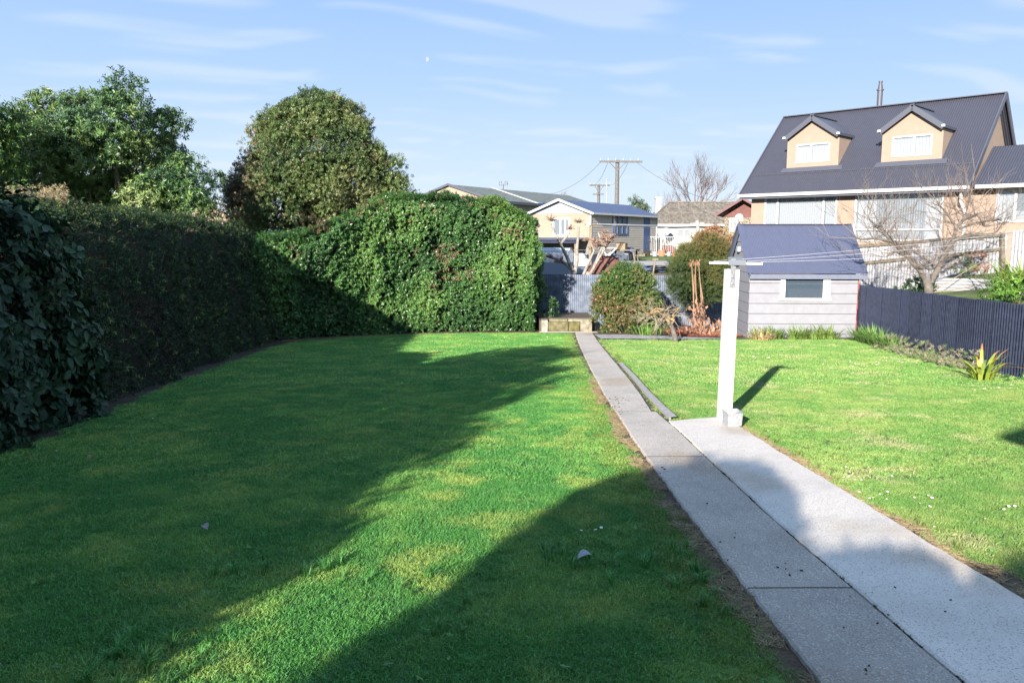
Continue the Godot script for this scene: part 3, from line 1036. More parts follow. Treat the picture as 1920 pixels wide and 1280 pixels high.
func build_trees() -> void:
	var leafy := sprig(8, 0.13, 0.045, 0.8, 0.16)
	# loose evergreen behind the hedge
	var t := thing("evergreen_tree", "tall loose evergreen tree with several peaks behind the clipped hedge", "tree", Vector3.ZERO)
	var bl := px_blobs([[236, 185, 34, 1.1], [222, 235, 48], [88, 215, 36], [70, 270, 55], [160, 215, 40], [150, 275, 60], [300, 250, 42], [285, 310, 62], [180, 345, 78], [80, 340, 70], [355, 335, 40], [330, 375, 55], [225, 390, 70], [130, 395, 70], [392, 350, 18], [40, 395, 60], [20, 330, 60], [110, 300, 60], [230, 300, 60], [290, 400, 60], [60, 410, 60], [180, 420, 60], [360, 395, 40]], 25.0, 1.4)
	many(t, "crown", leafy, M.leaf, crown(bl, 58, 0.34, 15, 1.0, [Color(0.03, 0.08, 0.035), Color(0.065, 0.14, 0.04), Color(0.12, 0.2, 0.05), Color(0.2, 0.26, 0.1)]))
	tree_part(t, Vector3(-13.0, g(-13, 26), -25.5), bl, 0.22, "bark")
	settle(t, Vector3(-13.0, g(-13, 26), -25.5))
	t = thing("bright_tree", "bright green tree at the edge of the view beside the loose evergreen", "tree", Vector3.ZERO)
	bl = px_blobs([[-20, 240, 50], [5, 270, 40], [-40, 330, 80], [15, 225, 22], [0, 330, 50], [-120, 260, 80], [-120, 350, 90]], 21.5, 0.8)
	many(t, "crown", leafy, M.leaf, crown(bl, 60, 0.3, 15, 0.95, [Color(0.03, 0.075, 0.025), Color(0.07, 0.15, 0.03), Color(0.14, 0.22, 0.05)]))
	tree_part(t, Vector3(-14.8, g(-15, 21), -21.5), bl, 0.18, "bark")
	settle(t, Vector3(-14.8, g(-15, 21), -21.5))
	# dense rounded tree behind the corner of the hedges
	var fine := sprig(9, 0.085, 0.034, 0.8, 0.11)
	t = thing("domed_tree", "dense rounded olive green tree rising behind the corner of the hedges", "tree", Vector3.ZERO)
	bl = []
	var c := P(598, 405, 30.0)
	for i in 78:
		var hy := (i + 0.5) / 78.0
		var ha := i * 2.39996
		var d := (Vector3(sqrt(1 - hy * hy) * cos(ha), hy, sqrt(1 - hy * hy) * sin(ha)) + rdir() * 0.12).normalized()
		if d.z < -0.55: continue
		var s := rng.randf_range(0.86, 1.04) - 0.16 * d.y * absf(d.x)
		bl.append([c + d * Vector3(2.65 * s, 3.75, 2.6), Vector3.ONE * rng.randf_range(0.55, 1.0), 0.42])
	for q in [[470, 430, 40], [520, 450, 60], [600, 440, 70], [690, 420, 60], [560, 400, 90], [640, 390, 90], [450, 400, 30], [462, 370, 36], [455, 430, 34], [740, 360, 30], [745, 395, 32], [715, 330, 50], [500, 330, 60], [520, 480, 50], [580, 480, 60]]:
		bl.append([P(q[0], q[1], 29.0), Vector3.ONE * (q[2] / F * 29.0), 0.5])
	bl.append([P(600, 205, 30), Vector3(0.9, 0.55, 0.9), 0.6])
	bl.append([P(560, 215, 30), Vector3(0.6, 0.5, 0.6), 0.4])
	bl.append([P(650, 220, 30), Vector3(0.6, 0.5, 0.6), 0.4])
	var dead := func(p: Vector3, col: Color) -> Color:
		var e := p - P(478, 350, 30.0)
		var k := exp(-(e.x * e.x / 0.9 + e.y * e.y / 3.2)) + 0.35 * n1.get_noise_3d(p.x * 20, p.y * 20, p.z * 20)
		return Color(0.2, 0.135, 0.085) * rng.randf_range(0.7, 1.2) if rng.randf() < k * 0.62 else col
	many(t, "crown", fine, M.leaf, crown(bl, 70, 0.27, 17, 0.95, [Color(0.04, 0.072, 0.024), Color(0.068, 0.118, 0.032), Color(0.11, 0.16, 0.045), Color(0.16, 0.185, 0.07)], dead))
	tree_part(t, Vector3(c.x, g(c.x, 30) + 0.2, c.z), bl.slice(0, 20), 0.24, "bark")
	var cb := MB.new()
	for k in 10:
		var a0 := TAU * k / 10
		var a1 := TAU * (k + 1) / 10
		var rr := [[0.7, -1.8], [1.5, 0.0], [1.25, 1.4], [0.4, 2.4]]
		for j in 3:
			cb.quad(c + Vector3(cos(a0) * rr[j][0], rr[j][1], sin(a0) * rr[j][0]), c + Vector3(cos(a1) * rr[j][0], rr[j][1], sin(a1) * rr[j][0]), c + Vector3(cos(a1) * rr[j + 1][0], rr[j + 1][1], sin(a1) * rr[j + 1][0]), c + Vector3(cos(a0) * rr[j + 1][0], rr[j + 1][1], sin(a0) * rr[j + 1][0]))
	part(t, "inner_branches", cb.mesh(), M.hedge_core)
	settle(t, Vector3(c.x, g(c.x, 30), c.z))
	# dry seed heads above the near hedge
	t = thing("dry_shrub", "dry tan seed heads sticking up above the hedge tops", "shrub", Vector3.ZERO)
	var buf := PackedFloat32Array()
	for i in 700:
		var p := P(rng.randf_range(-30, 125), 372 + rng.randf() * 40 - 22 * rng.randf(), rng.randf_range(13.6, 15.0))
		put(buf, face(Vector3.UP + rdir() * 0.5, rng.randf_range(0.5, 0.9)), p, Color(0.3, 0.25, 0.14) * rng.randf_range(0.6, 1.3))
	many(t, "seed_heads", sprig(8, 0.09, 0.02, 0.5, 0.1), M.dull_leaf, buf)
	var sb := MB.new()
	sb.col = Color(0.2, 0.16, 0.1)
	for i in 26:
		var p := P(rng.randf_range(-20, 120), 385, rng.randf_range(13.7, 14.9))
		limb(sb, Vector3(p.x + 0.2, g(p.x, -p.z), p.z), p, 0.012, 0.004, 0.02, 4)
	part(t, "stems", sb.mesh(), M.twig)
	settle(t, Vector3(-8.8, g(-8.8, 14), -14.2))
	# beside and behind the camera: what shades the lawn
	t = thing("shade_tree", "round leafy tree beside the near end of the hedge", "tree", Vector3.ZERO)
	bl = []
	for q in [[-8.2, 5.3, 0.75], [-7.5, 4.9, 0.85], [-8.5, 4.4, 0.8], [-6.8, 4.1, 0.95], [-7.8, 3.8, 1.2], [-6.0, 3.4, 0.95], [-8.4, 3.4, 0.8], [-5.7, 2.5, 0.95], [-6.8, 2.6, 1.2], [-8.0, 2.5, 1.2], [-5.0, 1.7, 0.9], [-5.4, 0.9, 1.0], [-6.6, 1.2, 1.2], [-4.5, 0.9, 0.8], [-4.2, 0.4, 0.6], [-3.75, 0.85, 0.5], [-3.5, 0.45, 0.45], [-3.55, 0.1, 0.45]]:
		bl.append([Vector3(q[0], q[1], rng.randf_range(-0.5, 0.5)), Vector3.ONE * q[2], 0.4 if q[1] > 1.8 else 0.85])
	many(t, "crown", leafy, M.leaf, crown(bl, 60, 0.34, 16, 1.2, [Color(0.03, 0.07, 0.025), Color(0.06, 0.12, 0.03), Color(0.1, 0.16, 0.04)]))
	tree_part(t, Vector3(-7.0, g(-7, 0), 0), bl, 0.2, "bark")
	settle(t, Vector3(-7.0, g(-7, 0), 0))
	t = thing("corner_shrub", "clipped tall shrub beside the corner of the house", "shrub", Vector3.ZERO)
	bl = []
	for iy in 6:
		for ix in 5:
			if iy == 5 and ix == 4: continue
			bl.append([Vector3(-2.64 + ix * 0.3, 0.2 + iy * 0.42, 2.0 + rng.randf_range(-0.2, 0.2)), Vector3.ONE * 0.3, 0.5])
	for q in [[-0.85, 1.6, 0.24], [-0.55, 1.66, 0.24], [-0.75, 1.3, 0.3], [-0.4, 1.4, 0.3], [-0.7, 1.1, 0.4], [-0.2, 1.2, 0.4], [0.25, 1.45, 0.35], [0.3, 0.9, 0.45], [-0.8, 0.5, 0.45], [0.1, 0.4, 0.45], [-1.1, 0.9, 0.4], [-1.1, 0.3, 0.4]]:
		bl.append([Vector3(q[0], q[1], 2.0), Vector3.ONE * q[2], 0.9])
	many(t, "foliage", leafy, M.leaf, crown(bl, 60, 0.16, 14, 0.8, [Color(0.03, 0.07, 0.025), Color(0.06, 0.12, 0.03), Color(0.1, 0.16, 0.04)]))
	tree_part(t, Vector3(-2.0, g(-2, -2), 2.0), bl.slice(0, 12), 0.08, "bark")
	settle(t, Vector3(-2.0, g(-2, -2), 2.0))
	# the house the photograph was taken from: its corner shades the lawn
	var o := thing("garden_house", "pale house wall and eave close behind the path", "house", Vector3(0.86, 0, 2.0))
	var b := MB.new()
	b.bb(Vector3(0.3, -0.1, 0), Vector3(9, 2.95, 5))
	part(o, "wall", b.mesh(), M.stucco_white)
	b = MB.new()
	b.prism(PackedVector3Array([Vector3(0, 3.1, -0.1), Vector3(0, 3.15, -0.1), Vector3(0, 4.6, 2.6), Vector3(0, 3.15, 5.3), Vector3(0, 3.05, 5.3)]), Vector3(9.4, 0, 0))
	part(o, "roof", b.mesh(), M.house_roof)
# ------------------------------------------------------------------ fences
func build_fences() -> void:
	# dark blue corrugated fence
	var f := thing("iron_fence", "dark blue corrugated iron fence running from the shed beside the lawn", "fence", Vector3.ZERO)
	var d := 24.75
	var k := 0
	while d > 5.0:
		var d2 := d - 0.8
		var x := ip(FENCE, d)
		var x2 := ip(FENCE, d2)
		var yt := lerpf(0.065, 0.342, (25.0 - d) / 10.3) + rng.randf_range(-0.012, 0.012)
		var yt2 := lerpf(0.065, 0.342, (25.0 - d2) / 10.3) + rng.randf_range(-0.012, 0.012)
		var a := Vector3(x, g(x, d) - 0.05, -d)
		var z := Vector3(x2, g(x2, d2) - 0.05, -d2)
		z.y = a.y + (z.y - a.y)
		var b := MB.new()
		var tone := rng.randf_range(0.82, 1.2)
		b.col = Color(tone, tone, tone * 0.98)
		b.corr(a + Vector3((k % 2) * 0.012, 0, 0), z - a, Vector3(0, yt - a.y, 0), 0.1, 0.017, Vector3(0, yt2 - z.y, 0), 8)
		part(f, "sheet", b.mesh(), M.blue_iron)
		d = d2 + 0.02
		k += 1
	settle(f, Vector3(10.2, g(10.2, 20), -20))
	# grey corrugated fence at the back
	f = thing("back_fence", "weathered grey corrugated iron fence behind the bushes at the back", "fence", Vector3.ZERO)
	var x := -3.0
	while x < 13.6:
		var x2 := minf(x + 0.78, 14.3)
		var dd := 30.5
		var b := MB.new()
		var tone := rng.randf_range(0.85, 1.15)
		
		b.col = Color(tone, tone, tone)
		var base := -2.0
		var top := P(1080, 514, 30.6).y - 0.01 * (x - 2)
		b.corr(Vector3(x, base, -dd), Vector3(x2 - x, 0, 0), Vector3(0, top - base, 0), 0.076, 0.011)
		part(f, "sheet", b.mesh(), M.grey_iron)
		x = x2 - 0.02
	settle(f, Vector3(4, -1.6, -30.5))
	# white terrace fence below the yellow house
	f = thing("white_fence", "white corrugated iron terrace fence with timber rails below the yellow house", "fence", Vector3.ZERO)
	var a0 := P(1560, 462, 29.5)
	var a1 := P(1879, 438, 25.5)
	var b0 := P(1560, 580, 29.5)
	var b1 := P(1879, 580, 25.5)
	for i in 8:
		var u := i / 8.0
		var v := (i + 1) / 8.0
		var b := MB.new()
		var lo := b0.lerp(b1, u)
		var lo2 := b0.lerp(b1, v)
		lo2.y = lo.y
		b.corr(lo, lo2 - lo, Vector3(0, a0.lerp(a1, u).y - lo.y, 0), 0.1, 0.012, Vector3(0, a0.lerp(a1, v).y - lo.y, 0))
		part(f, "sheet", b.mesh(), M.white_iron)
	var fn := (b1 - b0).cross(Vector3.UP).normalized()
	if fn.z < 0: fn = -fn
	var toward := fn * 0.05
	for q in [[1592, 463, 1882, 440, 0.1], [1592, 496, 1700, 485, 0.11], [1770, 481, 1884, 465, 0.11]]:
		var b := MB.new()
		b.bar(plane_hit(q[0], q[1], b0, fn) + toward, plane_hit(q[2], q[3], b0, fn) + toward, 0.06, q[4])
		part(f, "rail", b.mesh(), M.rail_timber)
	var b := MB.new()
	b.bar(plane_hit(1881, 436, b0, fn) + toward, plane_hit(1881, 560, b0, fn) + toward, 0.12, 0.12, Vector3.RIGHT)
	part(f, "post", b.mesh(), M.rail_timber)
	for i in 4:
		b = MB.new()
		var lo := P(1886 + i * 26, 590, 25.3 - i * 0.3)
		var lo2 := P(1886 + (i + 1) * 26, 590, 25.3 - (i + 1) * 0.3)
		lo2.y = lo.y
		var ty := P(1886 + i * 26, 432 - i * 3, 25.3 - i * 0.3).y
		b.corr(lo, lo2 - lo, Vector3(0, ty - lo.y, 0), 0.1, 0.012)
		part(f, "sheet", b.mesh(), M.white_iron)
	settle(f, Vector3(14, -0.6, -27))
	f = thing("iron_screen", "low white corrugated panel laid sideways behind the blue fence", "panel", Vector3.ZERO)
	b = MB.new()
	var c0 := P(1752, 560, 23.6)
	var c1 := P(1888, 560, 22.4)
	c1.y = c0.y
	var hgt := P(1752, 520, 23.6).y - c0.y
	var al := c1 - c0
	b.corr(c0, Vector3(0, hgt, 0), al, 0.1, 0.013, null, 8)
	part(f, "sheet", b.mesh(), M.white_iron)
	settle(f, c0)

# ------------------------------------------------------------------ shed, post, bucket
func build_shed() -> void:
	var s := thing("garden_shed", "small grey weatherboard shed with a steep blue roof and white window", "shed", P(1403, 636, 25.0), -0.055)
	var wd := 3.32
	var dp := 3.0
	var ev := 1.93
	var step := 0.322
	var win := [0.95, 2.45]
	var wy := 1.25
	for i in 7:
		var y0 := ev - 0.14 - (i) * step if i > 0 else ev - 0.14
		var y1 := ev if i == 0 else y0 + step
		if i > 0: y1 = ev - 0.14 - (i - 1) * step
		y0 = maxf(y0, -0.02)
		if y1 - y0 < 0.03: continue
		var spans := [[-0.02, wd]]
		if y0 >= wy - 0.01: spans = [[-0.02, win[0]], [win[1], wd]]
		elif y1 > wy: spans = [[-0.02, win[0]], [win[1], wd]]
		for sp in spans:
			var b := MB.new()
			var tone := rng.randf_range(0.97, 1.03)
			b.col = Color(tone, tone, tone)
			b.prism(PackedVector3Array([Vector3(sp[0], y0 + 0.007, 0.0), Vector3(sp[0], y0 + 0.007, 0.026), Vector3(sp[0], y0 + 0.02, 0.03), Vector3(sp[0], y1 - 0.005, 0.012), Vector3(sp[0], y1 - 0.005, 0.0)]), Vector3(sp[1] - sp[0], 0, 0))
			part(s, "weatherboard", b.mesh(), M.shed_paint)
		if y0 < wy - 0.01 and y1 > wy:
			var b := MB.new()
			b.bb(Vector3(win[0], y0 + 0.012, 0), Vector3(win[1], wy, 0.027))
			part(s, "weatherboard", b.mesh(), M.shed_paint)
	# boards of the gable end
	var ridge := 3.45
	for i in 12:
		var y1 := ev - 0.14 - (i - 5) * step
		var y0 := maxf(y1 - step, 0)
		if y1 < 0.05 or y0 > ridge - 0.15: continue
		var half0 := dp * 0.5 if y0 <= ev else maxf(0.02, dp * 0.5 * (ridge - y0) / (ridge - ev))
		var half1 := dp * 0.5 if y1 <= ev else maxf(0.02, dp * 0.5 * (ridge - y1) / (ridge - ev))
		var b := MB.new()
		b.prism(PackedVector3Array([Vector3(-0.03, y0 + 0.007, -dp / 2 - half0), Vector3(-0.03, y0 + 0.007, -dp / 2 + half0), Vector3(-0.012, y1 - 0.005, -dp / 2 + half1), Vector3(-0.012, y1 - 0.005, -dp / 2 - half1)]), Vector3(0.03, 0, 0))
		part(s, "weatherboard", b.mesh(), M.shed_paint)
	var b := MB.new()
	b.quad(Vector3(0.02, 0, -dp), Vector3(wd - 0.02, 0, -dp), Vector3(wd - 0.02, ev, -dp), Vector3(0.02, ev, -dp))
	b.prism(PackedVector3Array([Vector3(wd - 0.03, 0, -0.0), Vector3(wd - 0.03, 0, -dp), Vector3(wd - 0.03, ev, -dp), Vector3(wd - 0.03, ridge, -dp / 2), Vector3(wd - 0.03, ev, 0)]), Vector3(0.02, 0, 0))
	b.bb(Vector3(0, -0.05, -dp), Vector3(wd - 0.05, 0.02, -0.02))
	part(s, "inner_wall", b.mesh(), M.shed_paint)
	for i in 6:
		b = MB.new()
		b.bb(Vector3(wd, i * step + 0.01, -0.3), Vector3(wd + 0.02 + 0.012 * (i % 2), i * step + step - 0.008, 0.032))
		part(s, "side_board", b.mesh(), M.red_primer)
	# window
	b = MB.new()
	b.bb(Vector3(win[0] - 0.02, wy, 0.02), Vector3(win[0] + 0.13, ev, 0.06)); b.bb(Vector3(win[1] - 0.2, wy, 0.02), Vector3(win[1] + 0.02, ev, 0.06))
	b.bb(Vector3(win[0] - 0.05, wy, 0.02), Vector3(win[1] + 0.05, wy + 0.075, 0.085))
	var w := part(s, "window_frame", b.mesh(), M.white_paint)
	b = MB.new()
	b.bb(Vector3(win[0] + 0.1, wy + 0.06, -0.02), Vector3(win[1] - 0.15, ev, -0.012))
	part(w, "pane", b.mesh(), M.frosted_glass)
	b = MB.new()
	b.bb(Vector3(win[0] - 0.1, wy - 0.1, -0.9), Vector3(win[1] + 0.1, ev, -0.88))
	part(s, "inner_shelf", b.mesh(), M.dark_room)
	# roof
	var e0 := Vector3(-0.06, 2.08, 0.16)
	var rg := Vector3(-0.06, 3.62, -dp / 2)
	var len := wd + 0.3
	b = MB.new()
	b.corr(e0 + Vector3(0, 0.02, 0), Vector3(len, 0, 0), rg - e0, 0.05, 0.0035)
	var e1 := Vector3(-0.06 + len, 2.08, -dp - 0.16)
	b.corr(e1 + Vector3(0, 0.02, 0), Vector3(-len, 0, 0), rg - Vector3(-0.06, 2.08, -dp - 0.16), 0.05, 0.0035)
	part(s, "roof", b.mesh(), M.shed_roof)
	b = MB.new()
	b.bar(rg + Vector3(0, 0.03, 0), rg + Vector3(len, 0.03, 0), 0.16, 0.02)
	for q in [e0, Vector3(-0.06, 2.08, -dp - 0.16)]:
		b.bar(q + Vector3(0.02, 0.035, 0), rg + Vector3(0.02, 0.045, 0), 0.2, 0.012)
		b.bar(q + Vector3(len - 0.06, 0.035, 0), rg + Vector3(len - 0.06, 0.045, 0), 0.12, 0.012)
	part(s, "ridge_cap", b.mesh(), M.shed_roof)
	b = MB.new()
	b.bb(e0 + Vector3(0, -0.15, -0.03), e0 + Vector3(len, -0.005, 0.0))
	for q in [e0, Vector3(-0.06, 2.08, -dp - 0.16)]:
		b.bar(q + Vector3(-0.0, -0.07, 0), rg + Vector3(-0.0, -0.07, 0), 0.025, 0.16)
	part(s, "fascia", b.mesh(), M.shed_fascia)
	b = MB.new()
	b.bb(Vector3(-0.12, 2.75, -dp / 2 - 0.12), Vector3(-0.03, 2.92, -dp / 2 + 0.12))
	part(s, "vent", b.mesh(), M.panel_grey)
	b = MB.new()
	b.bb(Vector3(-0.16, 2.35, -dp / 2 - 0.2), Vector3(-0.03, 2.42, -dp / 2 + 0.2))
	part(s, "bracket", b.mesh(), M.shed_paint)
	# post with clothes lines
	var foot := gp(1357.5, 789)
	foot = on(foot.x, -foot.z)
	var p := thing("clothesline_post", "white timber post with a steel cross arm at the edge of the concrete slab", "post", foot)
	b = MB.new()
	var top := Vector3(0.03, 1.88, 0)
	b.bar(Vector3(0, -0.1, 0), top, 0.15, 0.14, Vector3.BACK)
	part(p, "timber", b.mesh(), M.white_paint)
	b = MB.new()
	b.bar(top + Vector3(-0.01, -0.22, 0.08), top + Vector3(-0.005, 0.13, 0.08), 0.06, 0.012, Vector3.BACK)
	part(p, "plate", b.mesh(), M.steel)
	for y in [-0.17, -0.09]:
		b = MB.new()
		b.tube(PackedVector3Array([top + Vector3(-0.008, y, 0.084), top + Vector3(-0.008, y, 0.1)]), PackedFloat32Array([0.013, 0.011]), 7)
		part(p, "bolt", b.mesh(), M.steel)
	var ax := Vector3(cos(0.55), 0, sin(0.55))
	var ac := top + Vector3(0.01, 0.075, 0.08)
	b = MB.new()
	b.bar(ac - ax * 0.31, ac + ax * 0.33, 0.026, 0.026)
	part(p, "cross_arm", b.mesh(), M.white_paint)
	b = MB.new()
	b.bar(ac + Vector3(-0.02, 0.005, 0.0) - ax * 0.05, ac + Vector3(0.01, 0.01, 0.0) + ax * 0.13, 0.06, 0.06)
	b.bb(ac + Vector3(-0.08, 0.02, -0.03), ac + Vector3(0.09, 0.075, 0.0))
	part(p, "clamp", b.mesh(), M.dark_steel)
	for i in 3:
		b = MB.new()
		var a: Vector3 = ac + ax * [-0.26, 0.08, 0.31][i] + Vector3(0, 0.02, 0)
		var z := P([1960, 1960, 1960][i], [424, 434, 452][i], [19.0, 18.0, 17.0][i]) - foot
		var pts := PackedVector3Array()
		var rr := PackedFloat32Array()
		for k in 13:
			var u := k / 12.0
			pts.append(a.lerp(z, u) - Vector3(0, 0.16 * 4 * u * (1 - u) * 0.5, 0))
			rr.append(0.0032)
		b.tube(pts, rr, 4, false)
		part(p, "line", b.mesh(), M.cord)
	# bucket
	var bq := gp(1377, 806)
	var o := thing("metal_tub", "small square galvanised metal tub at the foot of the white post", "tub", on(bq.x, -bq.z - 0.0, 0.035) + Vector3(0, 0, -0.1), 0.12)
	b = MB.new()
	var w0 := 0.083
	var w1 := 0.092
	var hh := 0.165
	var c0 := [Vector3(-w0, 0, -w0), Vector3(w0, 0, -w0), Vector3(w0, 0, w0), Vector3(-w0, 0, w0)]
	var c1 := [Vector3(-w1, hh, -w1), Vector3(w1, hh, -w1), Vector3(w1, hh, w1), Vector3(-w1, hh, w1)]
	for k in 4:
		var l := (k + 1) % 4
		var q0: Vector3 = c0[k]
		var q1: Vector3 = c0[l]
		var q2: Vector3 = c1[l]
		var q3: Vector3 = c1[k]
		var m := (q0 + q1) * 0.5
		m.y = 0
		var inn := -m.normalized() * 0.004
		b.quad(q1, q0, q3, q2)
		b.quad(q0 + inn, q1 + inn, q2 + inn, q3 + inn)
		b.quad(q3 + inn, q2 + inn, q2, q3)
	b.quad(c0[0], c0[1], c0[2], c0[3])
	part(o, "body", b.mesh(), M.galvanised)
	b = MB.new()
	var rp := PackedVector3Array()
	var r2 := PackedFloat32Array()
	for k in 5:
		rp.append(c1[k % 4]); r2.append(0.007)
	b.tube(rp, r2, 6)
	part(o, "rim", b.mesh(), M.galvanised)
	# timber edging
	var e := thing("edging_board", "grey timber board set on edge beside the narrow path", "board", Vector3.ZERO)
	b = MB.new()
	var pa := PackedVector3Array()
	var x0 := [[16.5, 2.29], [14.0, 2.17], [12.0, 2.06], [10.4, 1.99], [9.55, 1.96]]
	for i in x0.size() - 1:
		var a := on(x0[i][1], x0[i][0], 0.045)
		var z := on(x0[i + 1][1], x0[i + 1][0], 0.045)
		var wa := lerpf(0.06, 0.1, float(i) / 4)
		var wb := lerpf(0.06, 0.1, float(i + 1) / 4)
		b.prism(PackedVector3Array([a - Vector3(0, 0.035, 0), a, z, z - Vector3(0, 0.035, 0)]), Vector3(0.02, 0, 0))
		b.quad(a, z, z + Vector3(wb, 0.012, 0), a + Vector3(wa, 0.012, 0))
	part(e, "plank", b.mesh(), M.grey_timber)
	settle(e, on(2.1, 12.5))

# ------------------------------------------------------------------ the yellow house
func window(node: Node3D, x0: float, x1: float, y0: float, y1: float, z: float, mull: Array, frame_m := "gutter_white", fw := 0.07, trans := []) -> Node3D:
	var b := MB.new()
	b.bb(Vector3(x0, y0, z - 0.06), Vector3(x0 + fw, y1, z + 0.03)); b.bb(Vector3(x1 - fw, y0, z - 0.06), Vector3(x1, y1, z + 0.03))
	b.bb(Vector3(x0 + fw, y0, z - 0.06), Vector3(x1 - fw, y0 + fw, z + 0.028)); b.bb(Vector3(x0 + fw, y1 - fw, z - 0.06), Vector3(x1 - fw, y1, z + 0.028))
	for m in mull: b.bb(Vector3(m - fw * 0.5, y0 + fw, z - 0.05), Vector3(m + fw * 0.5, y1 - fw, z + 0.025))
	for m in trans: b.bb(Vector3(x0 + fw, m - fw * 0.35, z - 0.05), Vector3(x1 - fw, m + fw * 0.35, z + 0.022))
	var w := part(node, "window", b.mesh(), M[frame_m])
	var xs := [x0 + fw] + mull + [x1 - fw]
	for i in xs.size() - 1:
		b = MB.new()
		b.bb(Vector3(xs[i], y0 + fw * 0.5, z - 0.02), Vector3(xs[i + 1], y1 - fw * 0.5, z - 0.014))
		part(w, "pane", b.mesh(), M.glass)
	return w

func curtain(w: Node3D, x0: float, x1: float, y0: float, y1: float, z: float, wave := 0.12) -> void:
	var b := MB.new()
	b.corr(Vector3(x0, y0, z), Vector3(x1 - x0, 0, 0), Vector3(0, y1 - y0, 0), wave, 0.025)
	part(w, "curtain", b.mesh(), M.fabric_white)

func gable_roof(b: MB, x0: float, x1: float, e0: Vector2, rg: Vector2, e1: Vector2, pitch := 0.09, amp := 0.011) -> void:
	# e0, rg, e1 are (z, y) of the front eave, the ridge and the back eave
	b.corr(Vector3(x0, e0.y, e0.x), Vector3(x1 - x0, 0, 0), Vector3(0, rg.y - e0.y, rg.x - e0.x), pitch, amp)
	b.corr(Vector3(x1, e1.y, e1.x), Vector3(x0 - x1, 0, 0), Vector3(0, rg.y - e1.y, rg.x - e1.x), pitch, amp)

